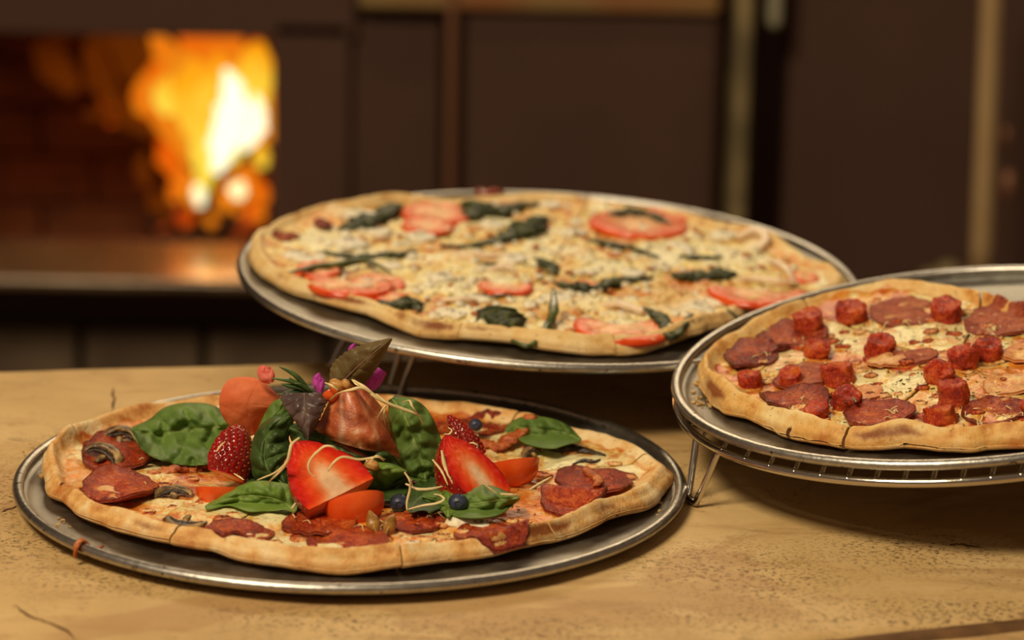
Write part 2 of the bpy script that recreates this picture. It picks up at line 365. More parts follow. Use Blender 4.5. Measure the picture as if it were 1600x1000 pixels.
M = MT('blueberry_skin'); n = M.noise(150, 3); M.col(M.ramp(n, [(.3, C(26, 28, 46)), (.7, C(70, 78, 104))])).set(rough=.4); m_blue = M.m

M = MT('oven_black_steel'); n = M.noise(6, 4); M.col(M.ramp(n, [(.3, (.082, .041, .028)), (.7, (.100, .051, .035))])).set(rough=.75, spec=.2); m_oven = M.m
M = MT('oven_copper_edge'); M.col(C(140, 96, 70)).set(rough=.55, metal=.4); m_copper = M.m
M = MT('oven_post_metal'); n = M.noise(7, 3, .6, M.map((1, 1, 2.2))); M.col(M.ramp(n, [(.35, C(120, 106, 74)), (.65, C(176, 154, 108))])).set(rough=.6, metal=.2); m_post = M.m
M = MT('rod_metal'); M.col(M.ramp(M.noise(6), [(.3, C(190, 156, 108)), (.7, C(216, 182, 132))])).set(rough=.5, metal=.3); m_rod = M.m
M = MT('pale_fitting'); M.col(C(176, 168, 138)).set(rough=.5, metal=.2); m_fit = M.m
M = MT('lintel_copper'); n = M.noise(8, 3); M.col(M.ramp(n, [(.3, C(150, 96, 52)), (.7, C(150, 136, 84))])).set(rough=.6, metal=.2); m_lint = M.m
M = MT('fire_brick'); n = M.noise(14, 4); M.col(M.ramp(n, [(.3, C(104, 58, 34)), (.7, C(150, 90, 52))])).set(rough=.9).bump(n, .004); m_brick = M.m
M = MT('hearth_stone'); n = M.noise(10, 4); M.col(M.ramp(n, [(.3, C(104, 84, 58)), (.7, C(136, 110, 80))])).set(rough=.22, spec=.9, metal=.25).bump(n, .0006); m_ledge = M.m
M = MT('plinth_brick'); n = M.noise(9, 4); M.col(M.ramp(n, [(.3, C(84, 66, 50)), (.7, C(128, 108, 84))])).set(rough=.9); m_plinth = M.m
M = MT('dark_floor'); n = M.noise(5, 4); M.col(M.ramp(n, [(.3, C(80, 62, 48)), (.7, C(100, 80, 60))])).set(rough=.8); m_floor = M.m
M = MT('charred_log'); n = M.noise(22, 5, .7)
M.col((.03, .015, .01)).set(rough=.9).bump(n, .01)
M.t.links.new(M.ramp(n, [(.52, (0, 0, 0)), (.62, (.8, .10, .01)), (.72, (1, .30, .03))]), M.b.inputs['Emission Color']); M.b.inputs['Emission Strength'].default_value = .8; m_log = M.m
def flamemat(name, c0, c1, c2, st, dens=1.0):
    M = MT(name); f = M.noise(16, 3, .6, None, .4); h = M.attr('core')
    e = M.t.nodes.new('ShaderNodeEmission'); t = M.t.nodes.new('ShaderNodeBsdfTransparent'); mx = M.t.nodes.new('ShaderNodeMixShader')
    k = M.math('ADD', M.math('MULTIPLY', h, .6), M.math('MULTIPLY', f, .5))
    M.t.links.new(M.ramp(k, [(.25, c0), (.5, c1), (.75, c2)]), e.inputs[0]); e.inputs[1].default_value = st
    M.t.links.new(M.thr(M.math('MULTIPLY', k, dens), .18, .55), mx.inputs[0])
    M.t.links.new(t.outputs[0], mx.inputs[1]); M.t.links.new(e.outputs[0], mx.inputs[2])
    M.t.links.new(mx.outputs[0], M.t.nodes['Material Output'].inputs[0]); return M.m
m_fl_or = flamemat('orange_flame', (1, .07, .0), (1, .16, .004), (1, .30, .01), .85)
m_fl_ye = flamemat('yellow_flame', (1, .20, .0), (1, .42, .01), (1, .70, .06), 1.05)
m_fl_wh = flamemat('white_flame', (1, .62, .10), (1, .85, .38), (1, .93, .62), 1.5, 1.6)
m_fl_dim = flamemat('faint_flame', (.7, .10, .0), (.8, .13, .004), (.9, .16, .006), .13, .8)
# ================================================================== THE SETTING
YW = 1.40
def pbox(x0, y0, x1, y1, Y0, Y1, dz=0):
    a, b = atY(x0, y1, Y0), atY(x1, y0, Y0)
    return box((a[0], Y0, a[2] - dz), (b[0], Y1, b[2]))
def add(name, vf, mat, parent=None, bv=0, smooth=False, **kw):
    o = mesh(name, vf[0], vf[1], mat, parent, smooth, **kw)
    if bv: bevel(o, bv)
    return o
add('floor', box((-4, -3, -.90), (4, 4, -.88)), m_floor, kind='structure')
add('wall_back', box((-4, 2.2, -.9), (4, 2.3, 2.6)), m_oven, kind='structure')

oven = empty('wood_oven', 'black steel wood fired oven with an open glowing firebox behind the table', 'oven', loc=(0, YW, -.88))
inv = Matrix.Translation((0, -YW, .88))
def opart(name, vf, mat, bv=.004, par=None, **kw):
    V = np.asarray(vf[0], float) + np.array([0, -YW, .88])
    return add(name, (V, vf[1]), mat, par or oven, bv, **kw)
opart('front_panel', pbox(-900, -700, 560, 36, YW, YW+.05), m_oven)
opart('front_panel', pbox(-900, 36, -170, 398, YW, YW+.05), m_oven)
opart('front_panel', pbox(426, 36, 548, 398, YW, YW+.05), m_oven)
opart('front_panel', pbox(548, 36, 690, 398, YW+.012, YW+.05), m_oven)
opart('front_panel', pbox(-900, 398, 690, 700, YW+.03, YW+.07), m_oven)
opart('door_panel', pbox(716, 24, 1128, 700, YW, YW+.05), m_oven, .008)
opart('door_panel', pbox(1206, -700, 1900, 700, YW+.02, YW+.07), m_oven, .008)
opart('door_panel', pbox(560, -700, 1206, -60, YW, YW+.05), m_oven, .008)
opart('corner_strip', pbox(690, -60, 716, 700, YW-.015, YW+.04), m_copper, .004, label='dull copper brown strip between the oven panels')
opart('lintel', pbox(560, -60, 1128, 14, YW-.01, YW+.05), m_lint, .004, label='brown metal lintel above the oven door')
opart('post', pbox(1128, -700, 1208, 700, YW-.05, YW+.05), m_post, .012, label='olive grey upright post')
opart('bracket', pbox(1200, -60, 1226, 46, YW-.03, YW+.02), m_fit, .006, label='pale metal bracket')
# hearth ledge with the sheen of the fire on it
lz = atY(0, 432, YW-.10)[2]
a, b = atY(-900, 432, YW-.10), atY(560, 432, YW-.10)
opart('hearth_ledge', box((a[0], YW-.10, lz-.012), (b[0], YW+.05, lz)), m_ledge, .004, label='grey stone hearth ledge')
lz -= .075
opart('firebox_floor', box((a[0], YW+.04, lz-.03), (b[0], YW+.42, lz)), m_brick, .004)
# firebox of single bricks
x0, x1 = atY(-170, 200, YW)[0], atY(430, 200, YW)[0]
zt = atY(0, 30, YW)[2]
opart('firebox_roof', box((x0-.05, YW+.05, zt+.01), (x1+.05, YW+.42, zt+.05)), m_brick)
rs = random.Random(5)
def brickwall(n0, n1, axis, fixed, z0, z1, bh, bw, dep):
    k = 0; z = z0
    while z < z1:
        u = n0 - (bw*.5 if k % 2 else 0)
        while u < n1:
            a_, b_ = max(u, n0), min(u+bw-.004, n1)
            if b_ - a_ > .01:
                j = rs.uniform(-.002, .002)
                if axis == 'x': vf = box((a_, fixed+j, z), (b_, fixed+dep, min(z+bh-.004, z1)))
                else: vf = box((fixed+j, a_, z), (fixed+dep, b_, min(z+bh-.004, z1)))
                opart('fire_brick', vf, m_brick, .002)
            u += bw
        z += bh; k += 1
brickwall(x0-.03, x1+.03, 'x', YW+.34, lz, zt+.02, .052, .115, .04)
brickwall(YW+.05, YW+.34, 'y', x1, lz, zt+.02, .052, .115, .04)
# plinth bricks under the hearth
za = atY(0, 498, YW+.0)[2]
for r in range(4):
    for c in range(14):
        u = atY(-60, 500, YW)[0] + c*.118 - (.059 if r % 2 else 0)
        z = za - .058*(r+1)
        j = rs.uniform(-.004, .004)
        opart('plinth_brick', box((u, YW-.01+j, z), (u+.110, YW+.03, z+.052)), m_plinth, .004)
# tall rod at the right with its foot bracket
rodt, rodb = atY(1553, -80, YW-.12), atY(1532, 432, YW-.12)
rod = empty('steel_rod', 'pale upright metal rod standing right of the oven door', 'rod', loc=tuple(rodb))
V, F = sweep([np.zeros(3), (rodt-rodb)*.5, rodt-rodb], .0098, 12, 14); mesh('shaft', V, F, m_rod, rod)
V, F = lathe([(0, -.02), (.02, -.02), (.022, -.012), (.016, 0), (.012, .006), (0, .006)], 24); mesh('foot', V, F, m_post, rod)
for (px, py, r) in [(1571, 215, .008), (1574, 290, .011)]:
    q = atY(px, py, YW-.10) - rodb; V, F = blob((r*.7, r, r*1.5), 3); mesh('clamp', V+q, F, m_copper, rod)
V, F = sweep([(0, 0, -.02), (0, 0, -.5)], .008, 6, 10); mesh('shaft', V, F, m_oven, rod)
for i, (px, py, r, lb) in enumerate([(1482, 430, .013, 'round dull metal valve knob low on the black oven door'), (1452, 436, .009, 'smaller dull knob left of the valve knob')]):
    q = atY(px, py, YW-.02); kn = empty('valve_knob', lb, 'knob', loc=tuple(q))
    V, F = lathe([(0, -.012), (r*.8, -.012), (r, -.006), (r, .006), (r*.7, .012), (0, .012)], 24)
    mesh('cap', rot(V, (1, 0, 0), math.pi/2), F, m_post, kn); V, F = sweep([(0, .01, 0), (0, .045, 0)], r*.3, 4, 10); mesh('stem', V, F, m_oven, kn)

# ------------------------------------------------------------------ the fire
fx, fy = atY(330, 340, YW+.14), None
fire = empty('wood_fire', 'bright orange and yellow wood fire burning at the right of the firebox', 'fire', loc=(float(fx[0]), YW+.14, float(lz)))
FO = np.array([fx[0], YW+.14, lz])
def flame(pts, wd, mat, Y, core=(1, .2), seed=0, flat=.45):
    P = np.array([atY(x, y, Y) - FO for x, y in pts]); k = (Y - CAM[1]) / FPX / 1.0
    n, kk = 26, 16
    V, F = sweep(P, [x*k for x in wd], n, kk, flat, up=(0, 1, 0), bump=.30, seed=seed)
    return mesh('flame', V, F, mat, fire, attrs={'core': np.repeat(np.linspace(core[0], core[1], n), kk)})
Y0 = YW + .10
flame([(338, 270), (346, 235), (362, 180), (362, 140), (352, 108)], [6, 20, 28, 18, 4], m_fl_wh, Y0+.00, (1, .7), 1)
flame([(378, 235), (398, 205), (402, 175), (398, 148)], [5, 14, 15, 4], m_fl_wh, Y0+.01, (1, .6), 2)
flame([(318, 300), (322, 250), (335, 190), (318, 130), (300, 90)], [8, 24, 30, 22, 4], m_fl_ye, Y0+.03, (1, .3), 3)
flame([(345, 255), (372, 190), (392, 130), (400, 95), (408, 66)], [16, 40, 38, 24, 5], m_fl_ye, Y0+.04, (1, .3), 4)
flame([(262, 180), (256, 150), (262, 118)], [8, 18, 5], m_fl_ye, Y0+.02, (.9, .5), 5)
flame([(300, 215), (288, 165), (300, 120), (322, 100)], [8, 22, 20, 4], m_fl_ye, Y0+.02, (.7, .1), 6)
flame([(300, 260), (260, 185), (240, 150), (262, 105), (290, 92)], [6, 26, 34, 24, 5], m_fl_or, Y0+.06, (.9, .3), 7)
flame([(300, 120), (270, 92), (246, 62), (236, 40)], [22, 20, 14, 5], m_fl_or, Y0+.05, (1, .5), 8)
flame([(330, 130), (318, 90), (300, 58), (290, 40)], [30, 34, 26, 8], m_fl_or, Y0+.07, (.9, .2), 9)
flame([(380, 150), (362, 95), (345, 55), (330, 38)], [36, 36, 24, 8], m_fl_or, Y0+.07, (.9, .2), 10)
flame([(415, 220), (414, 150), (406, 100), (398, 62)], [14, 22, 22, 8], m_fl_or, Y0+.05, (.9, .3), 11)
flame([(280, 275), (262, 245), (252, 215)], [12, 20, 6], m_fl_or, Y0+.04, (.4, .1), 12)
flame([(306, 325), (300, 300), (290, 280), (282, 262)], [10, 17, 14, 5], m_fl_or, Y0+.02, (1, .4), 13)
flame([(312, 322), (311, 303), (306, 288)], [6, 11, 4], m_fl_wh, Y0-.01, (.8, .5), 14)
flame([(372, 316), (374, 295), (384, 275), (392, 255)], [12, 22, 18, 5], m_fl_or, Y0+.01, (1, .5), 15)
flame([(370, 310), (372, 297), (378, 284)], [8, 14, 5], m_fl_wh, Y0-.02, (.7, .4), 16)
flame([(410, 320), (408, 296), (400, 280)], [8, 13, 4], m_fl_or, Y0, (.7, .3), 17)
flame([(410, 262), (408, 240), (404, 222)], [7, 13, 4], m_fl_ye, Y0, (.7, .3), 18)
flame([(228, 200), (190, 170), (160, 130), (150, 80), (180, 45)], [10, 16, 22, 22, 6], m_fl_dim, Y0+.10, (1, .3), 19)
flame([(240, 205), (205, 190), (165, 178), (130, 180)], [12, 14, 12, 5], m_fl_dim, Y0+.08, (1, .5), 20)
flame([(230, 140), (200, 100), (190, 60), (220, 44)], [12, 22, 20, 6], m_fl_dim, Y0+.12, (1, .5), 21)
flame([(120, 140), (90, 110), (80, 80), (100, 50)], [14, 28, 26, 8], m_fl_dim, Y0+.16, (.5, .1), 22)
flame([(232, 290), (222, 262), (226, 236)], [10, 14, 5], m_fl_dim, Y0+.06, (1, .5), 23)
flame([(262, 340), (246, 318), (236, 300)], [10, 18, 6], m_fl_dim, Y0+.05, (1, .8), 24)
flame([(296, 352), (288, 335), (292, 318)], [10, 16, 5], m_fl_or, Y0+.05, (.2, .0), 25)
flame([(290, 225), (262, 200), (225, 190), (190, 178), (165, 165)], [8, 14, 12, 9, 4], m_fl_or, Y0+.09, (.25, .0), 26)
flame([(176, 195), (168, 150), (156, 110), (140, 85)], [6, 13, 12, 4], m_fl_or, Y0+.13, (.12, .0), 27)
flame([(250, 100), (215, 75), (190, 55), (170, 44)], [10, 22, 18, 6], m_fl_dim, Y0+.12, (1, .6), 28)
flame([(330, 220), (322, 170), (345, 120), (338, 82)], [14, 26, 22, 6], m_fl_ye, Y0+.02, (.8, .2), 29)
flame([(392, 150), (402, 115), (400, 88), (392, 70)], [12, 16, 12, 4], m_fl_ye, Y0+.03, (.8, .2), 30)
flame([(345, 330), (356, 305), (372, 282), (380, 262)], [10, 20, 18, 6], m_fl_or, Y0+.03, (.8, .3), 31)
flame([(270, 315), (280, 290), (300, 272)], [8, 16, 8], m_fl_or, Y0+.04, (.5, .2), 32)
flame([(395, 345), (400, 322), (412, 300)], [8, 14, 8], m_fl_or, Y0+.04, (.3, .1), 33)
for i, (px, py, r) in enumerate([(330, 346, .0062), (405, 336, .006), (218, 170, .005), (372, 330, .004)]):
    V, F = blob((r, r, r), i); mesh('ember', V + atY(px, py, Y0) - FO, F, m_fl_or, fire, attrs={'core': np.full(len(V), .75)})
for i, (p, r) in enumerate([(((250, 380), (290, 372), (350, 362)), .016), (((290, 366), (360, 352), (425, 372)), .024), (((270, 340), (330, 330), (415, 342)), .015), (((240, 352), (270, 310), (300, 268)), .010)]):
    V, F = sweep([atY(x, y, Y0+.09+.015*i) - FO for x, y in p], r, 20, 12, 1, bump=.25, seed=40+i); mesh('log', V, F, m_log, fire)
fl = bpy.data.lights.new('fire_glow', 'POINT'); fl.energy = 1.7; fl.color = (1, .40, .12); fl.shadow_soft_size = .05
fo = bpy.data.objects.new('fire_glow', fl); COL.objects.link(fo); fo.location = tuple(atY(340, 200, Y0))

# ------------------------------------------------------------------ the table of two boards
table = empty('table', 'worn tan wooden table top of two long boards under the three pizzas', 'table', loc=(0, 0, -.045))
def line(p, q, x): return p[1] + (q[1]-p[1])*(x-p[0])/(q[0]-p[0])
bk0, bk1 = atZ(0, 577), atZ(600, 560); sm0, sm1 = atZ(1250, 999), atZ(1600, 963)
def board(f0, f1, seed):
    xs = np.linspace(-.75, .95, 220); ys = .5-.5*np.cos(np.linspace(0, math.pi, 40))**1 if False else np.concatenate([[0, .004, .008, .014, .022], np.linspace(.04, .96, 30), [.978, .986, .992, .996, 1]])
    lo = np.array([f0(x) for x in xs]) + .0011*fbm(xs*30, seed, 0, 4, seed); hi = np.array([f1(x) for x in xs]) + .0007*fbm(xs*25, seed+5, 0, 4, seed+2)
    Y = lo[:, None] + (hi-lo)[:, None]*ys[None]; X = np.repeat(xs[:, None], 40, 1)
    d = np.minimum(Y-lo[:, None], hi[:, None]-Y)
    Z = .045 + .0004*fbm(X*14, Y*40, 0, 3, seed) - .0004 - .003*np.clip(1-d/.006, 0, 1)**2
    top = np.stack([X, Y, Z], -1).reshape(-1, 3); bot = top.copy(); bot[:, 2] = .005
    n = len(top); F = gridf(220, 40) + gridf(220, 40, off=n, flip=True)
    for i in range(219):
        F += [(i*40, i*40+n, (i+1)*40+n, (i+1)*40)[::-1], (i*40+39, (i+1)*40+39, (i+1)*40+39+n, i*40+39+n)[::-1]]
    for j in range(39):
        F += [(j, j+1, j+1+n, j+n)[::-1], (219*40+j, 219*40+j+n, 219*40+j+1+n, 219*40+j+1)[::-1]]
    return np.vstack([top, bot]), F
fb = lambda x: line(bk0, bk1, x)
fs = lambda x: line(sm0, sm1, x)
V, F = board(fs, fb, 1); o = mesh('board', V, F, m_table, table)
V, F = board(lambda x: fs(x)-.22, lambda x: fs(x)-.0070, 9); V[:, 2] -= .0015; mesh('board', V, F, m_table, table)
V, F = board(lambda x: fs(x)-.0085, lambda x: fs(x)+.004, 4); V[:, 2] = V[:, 2]*.5 + .0214; mesh('seam_strip', V, F, m_groove, table, label='dark strip added in the seam between the two boards')  # dark strip added in the gap so the seam reads dark
for x in (-.65, .85):
    for y in (-.25, .05): add('leg', box((x, y, -.83), (x+.06, y+.06, .005)), m_table, table, .004)
for pts in ([(22, 945), (40, 958), (62, 968), (85, 976), (104, 984), (118, 998)], [(0, 800), (20, 793), (45, 786)], [(176, 605), (178, 625), (176, 640)], [(1480, 852), (1500, 850), (1540, 856)]):
    P = np.array([atZ(x, y, .00005) for x, y in pts]); P = catmull(P, 40); P[:, :2] += .0005*np.stack([noise(np.arange(40)*.5, 3), noise(np.arange(40)*.5, 9)], -1)
    P[:, 2] += .045
    V, F = sweep(P, [.0001, .0006, .0004, .0007, .0001], 40, 6, .25, raw=True); mesh('crack', V, F, m_groove, table)

# ================================================================== PANS AND WIRE STANDS
FR = {'front': Frame((0, 0, .007), 0, 0, .0065), 'rear': Frame((.09216, .23885, .0473), 2.66, 1.669, .0065), 'right': Frame((.28278, .0447, .0560), 3.307, -8.121, .0065)}
def pan(fr, R, label):
    e = empty('pizza_pan', label, 'pan', mat=fr.matrix())
    prof = [(0, .0009), (R*.5, .0010), (R-.014, .0010), (R-.010, .0014), (R-.0070, .0028), (R-.0045, .0056), (R-.0042, .0048), (R-.0066, .0020), (R-.010, .0004), (R-.014, 0), (R*.5, 0), (0, 0)]
    V, F = lathe(prof, 160); V[:, 2] += .00025*noise(V[:, 0]*30, V[:, 1]*30); mesh('plate', V, F, m_pan, e)
    a = np.linspace(0, 2*math.pi, 14, endpoint=False)
    V, F = lathe([(R-.0026+.0026*math.cos(t), .0058+.0023*math.sin(t)) for t in a] + [(R, .0058)], 200)
    mesh('rolled_rim', V, F, m_bead, e); return e
pan(FR['front'], .1524, 'round steel pizza pan lying flat on the table at front left')
pan(FR['rear'], .166, 'round steel pizza pan raised on a stand at the back')
pan(FR['right'], .137, 'round steel pizza pan on a chrome wire stand at the right')
def stand(fr, R, z0, feet, label, nw=21, cx=0, cy=0, ang=0.12, rw=.0021):
    e = empty('wire_stand', label, 'stand', mat=fr.matrix())
    t = np.linspace(0, 2*math.pi, 161)
    P = np.stack([cx+R*np.cos(t), cy+R*np.sin(t), np.full(161, z0)], -1)
    V, F = sweep(P, rw, k=10, raw=True); mesh('ring', V, F, m_wire, e)
    ca, sa = math.cos(ang), math.sin(ang)
    for i in range(nw):
        x = -R + (i+1)*2*R/(nw+1); h = math.sqrt(R*R-x*x)+.0015
        p = [np.array([x*ca - y*sa + cx, x*sa + y*ca + cy, -.00125]) for y in (-h, 0, h)]
        V, F = sweep(p, .00105, 5, 6); mesh('grid_wire', V, F, m_wire, e)
    for y in (-.4*R, .4*R):
        h = math.sqrt(R*R-y*y); p = [np.array([cx+x*ca-y*sa, cy+x*sa+y*ca, z0-.0004]) for x in (-h, 0, h)]
        V, F = sweep(p, .0012, 5, 6); mesh('cross_wire', V, F, m_wire, e)
    for pa, ft, pb in feet:
        f = np.array([ft[0], ft[1], .0019]) - fr.o; f = np.array([f@fr.x, f@fr.y, f@fr.n])
        A = np.array([cx+R*math.cos(pa), cy+R*math.sin(pa), z0]); B = np.array([cx+R*math.cos(pb), cy+R*math.sin(pb), z0])
        d = (B-A)/np.linalg.norm(B-A)*.004
        P = np.vstack([catmull([A, (A+f-d)/2, f-d], 14), catmull([f-d, f - np.array([0, 0, .0004]), f+d], 6)[1:-1], catmull([f+d, (B+f+d)/2, B], 14)])
        V, F = sweep(P, .0017, k=8, raw=True); mesh('leg', V, F, m_wire, e)
    return e
fr = FR['right']
def angp(fr, px, py, z=-.003, cx=0, cy=0):
    q = fr.loc(px, py, z); return math.atan2(q[1]-cy, q[0]-cx)
f1 = atZ(1081, 788)
stand(fr, .1352, -.0021, [(angp(fr, 1102, 682), f1, angp(fr, 1102, 682)+.17), (-.75, (.40, -.07), -.35), (.55, (.40, .15), .95), (2.2, (.19, .165), 2.6)], 'low round chrome wire stand with welded grid under the right pan', 21, ang=-.25)
fr = FR['rear']
def lc(x, y):
    q = np.array([x, y, .045]) - fr.o; return q@fr.x, q@fr.y
cx, cy = lc(.0915, .212); Rs = .094
stand(fr, Rs, -.0028, [(-2.45, atZ(614, 628), -2.33), (3.0, atZ(518, 574), 3.12), (-.75, (.185, .110), -.87), (.55, (.205, .245), .43)], 'low wire stand holding the large back pan above the table', 15, cx, cy)

# ================================================================== PIZZAS
class Pizza:
    def __init__(s, fr, centre, outline, mat, label, cuts, seed, sauce=.0052, rimh=.0048, rimw=.0062, lift=.0022, puddles=(), amp=(.0011, .0005), step=.0012, rimtune=(), oily=(), gap=.00022):
        s.gap = gap
        s.fr, s.seed, s.sauce, s.rimh, s.rimw = fr, seed, sauce, rimh, rimw
        c = fr.loc(*centre, .008); s.c = np.array([c[0], c[1], .0013])
        M = fr.matrix() @ Matrix.Translation((c[0], c[1], .0013)); s.M = M
        s.e = empty('pizza', label, 'pizza', mat=M)
        A, R = [], []
        for px, py in outline:
            q0 = fr.loc(px, py, .008) - c; k = q0[1]/math.hypot(q0[0], q0[1])
            z = .0130 if k > .25 else (.0035 if k < -.25 else .007)
            q = fr.loc(px, py, z) - c; A.append(math.atan2(q[1], q[0])); R.append(math.hypot(q[0], q[1]))
        i = np.argsort(A); s.A = np.array(A)[i]; s.Rr = np.array(R)[i]
        s.cuts = sorted(math.atan2(*(fr.loc(px, py, .008) - c)[1::-1]) for px, py in cuts)
        s.pud = [(*(fr.loc(px, py, .006) - c)[:2], r) for px, py, r in puddles]
        s.oil = [(*(fr.loc(px, py, .006) - c)[:2], r) for px, py, r in oily]
        s.tune = [(*(fr.loc(px, py, .008) - c)[:2], r, h) for px, py, r, h in rimtune]
        s.amp, s.lift, s.step = amp, lift, step
        n = len(s.cuts)
        for k in range(n):
            a0 = s.cuts[k]; a1 = s.cuts[(k+1) % n] + (2*math.pi if k == n-1 else 0); s.slice(k, a0, a1, mat)
    def R(s, a):
        a = (np.asarray(a) + math.pi) % (2*math.pi) - math.pi
        r = np.interp(a, s.A, s.Rr, period=2*math.pi)
        return r + .0007*noise(np.cos(a)*14, np.sin(a)*14, 0, s.seed)
    def cheese(s, x, y):
        c = sstep(.05, .5, fbm(x*26, y*26, 0, 3, s.seed+3))*.7
        for a, b, r in s.pud: c = np.maximum(c, np.exp(-(((x-a)**2+(y-b)**2)/r**2)**1.5)*1.15*(1+.25*noise(x*70, y*70)))
        return np.clip(c, 0, 1.2)
    def top(s, x, y, full=False):
        r = np.hypot(x, y); a = np.arctan2(y, x); Rf = s.R(a); d = Rf - r
        ca, sa = np.cos(a), np.sin(a)
        w1 = s.rimw*(1+.30*noise(ca*4, sa*4, 0, s.seed+1)); h1 = s.rimh*(1+.35*noise(ca*5, sa*5, 2, s.seed+2)) * (1+.18*noise(x*60, y*60, 1, s.seed))
        for tx, ty, tr, th in s.tune: h1 = h1 + th*np.exp(-((x-tx)**2+(y-ty)**2)/tr**2)
        bump = np.exp(-(np.clip(d-w1, -w1*.55, 1)/(w1*.62))**2)
        wob = .0022*noise(x*90, y*90, 0, s.seed+7) + .0016*noise(x*200, y*200, 0, s.seed+8)
        rim = sstep(w1*2.35, w1*1.35, d + wob)
        ch = s.cheese(x, y)
        base = s.sauce + (1-rim)*(s.amp[0]*fbm(x*60, y*60, 0, 2, s.seed+4) + s.amp[1]*fbm(x*190, y*190, 0, 3, s.seed+5) + .0012*ch)
        z = base + h1*bump + rim*.0003*noise(x*220, y*220)
        lf = s.lift*(.55+.9*noise(ca*3.5, sa*3.5, 5, s.seed+6)); lf = np.maximum(lf, 0)*np.exp(-(np.clip(d, 0, 1)/.016)**2)
        z = z + lf*.8
        zb = lf; zm = zb + .0022
        k = np.sqrt(np.clip(1-(1-np.clip(d/.0052, 0, 1))**2, 0, 1)); z = zm + (z-zm)*k
        if full: return z, zb, zm, rim, ch, d
        return z
    def slice(s, k, a0, a1, mat):
        rg = random.Random(s.seed*31+k); dz = s.step*rg.random(); off = .0001+.0004*rg.random(); am = (a0+a1)/2; g = s.gap
        nr = 104; na = max(12, int((a1-a0)*s.Rr.mean()/.00125))
        u = np.linspace(.006, 1, nr)**.82; u = np.sort(np.concatenate([u, 1-np.geomspace(.0008, .02, 7)])); nr = len(u)
        t = np.linspace(0, 1, na)
        U, T = np.meshgrid(u, t, indexing='ij'); aa = a0 + (a1-a0)*T; Rf = s.R(aa); r = Rf*U
        gg = np.minimum(g/np.maximum(r, 1e-5), (a1-a0)*.4); wv = .0006*noise(r*90, k, 0, s.seed)/np.maximum(r, .004)
        aa = a0 + gg + (a1-a0-2*gg)*T + wv*(1-T)*0
        x, y = r*np.cos(aa), r*np.sin(aa)
        z, zb, zm, rim, ch, d = s.top(x, y, True)
        d = Rf - r
        ox, oy = off*math.cos(am), off*math.sin(am)
        # near a cut the crust edge is a little worn down
        edge = np.minimum(T, 1-T)*(a1-a0)*r; zc = np.clip(1-edge/.0012, 0, 1)**2*.0005; z = z - zc*np.clip(d/.003, 0, 1)
        lift = dz*U
        topv = np.stack([x+ox, y+oy, z+lift], -1).reshape(-1, 3)
        toast = np.exp(-((d-.0024)/.0022)**2)*(.42+.62*noise(x*26, y*26, 0, s.seed+12)+.25*noise(x*90, y*90, 0, s.seed+13)) + rim*(.30*noise(x*45, y*45, 0, s.seed+9))
        # underside
        ub = np.concatenate([[.006, .3, .6], 1-np.geomspace(.12, .0008, 14)]); nb = len(ub)
        U2, T2 = np.meshgrid(ub, t, indexing='ij'); aa2 = a0 + (a1-a0)*T2; Rf2 = s.R(aa2); r2 = Rf2*U2
        gg = np.minimum(g/np.maximum(r2, 1e-5), (a1-a0)*.4); aa2 = a0+gg+(a1-a0-2*gg)*T2
        x2, y2 = r2*np.cos(aa2), r2*np.sin(aa2); zz, zb2, zm2, *_ = s.top(x2, y2, True); d2 = Rf2-r2
        kk = np.sqrt(np.clip(1-(1-np.clip(d2/.004, 0, 1))**2, 0, 1)); zbo = zm2 + (zb2-zm2)*kk + dz*U2*.9
        botv = np.stack([x2+ox, y2+oy, zbo], -1).reshape(-1, 3)
        V = [topv, botv]; n1 = len(topv); n2 = len(botv)
        F = gridf(nr, na, flip=False) + gridf(nb, na, off=n1, flip=True)
        F += [((nr-1)*na+j, n1+(nb-1)*na+j, n1+(nb-1)*na+j+1, (nr-1)*na+j+1) for j in range(na-1)]
        oi = np.zeros_like(x)
        for a_, b_, r_ in s.oil: oi = np.maximum(oi, np.exp(-(((x-a_)**2+(y-b_)**2)/(r_*(1+.4*noise(x*60, y*60, 3, s.seed)))**2)**1.2))
        at = dict(oily=oi.ravel(), rim=rim.ravel(), cheese=ch.ravel(), toast=toast.ravel(), under=sstep(.0016, 0, d).ravel()*.6, cutface=np.zeros(n1))
        A2 = dict(oily=np.zeros(n2), rim=np.ones(n2), cheese=np.zeros(n2), toast=np.full(n2, .15), under=np.ones(n2)*.9, cutface=np.zeros(n2))
        o = n1+n2; SV = []; cnt = 0
        for j, fl in ((0, True), (na-1, False)):      # cut faces
            tp = topv.reshape(nr, na, 3)[:, j]; bt = np.stack([np.interp(u, ub, botv.reshape(nb, na, 3)[:, j, q]) for q in range(3)], -1)
            SV += [tp, bt]; F += [((o+i, o+nr+i, o+nr+i+1, o+i+1) if fl else (o+i, o+i+1, o+nr+i+1, o+nr+i)) for i in range(nr-1)]; o += 2*nr; cnt += 2*nr
        at = {q: np.concatenate([at[q], A2[q], np.full(cnt, 1. if q in ('cutface', 'rim') else 0.)]) for q in at}
        mesh('pizza_slice', np.vstack(V+SV), F, mat, s.e, attrs=at)
    # --- placing things on it
    def at(s, px, py):
        z = .006
        for _ in range(3):
            q = s.fr.loc(px, py, z+.0013) - s.c; z = float(s.top(q[0], q[1]))
        return np.array([q[0], q[1], z])
    def ppx(s, px, py):     # metres per pixel there
        q = s.fr.loc(px, py, .006); w = s.fr.o + s.fr.x*q[0] + s.fr.y*q[1]; return float(np.dot(w-CAM, FW)) / FPX
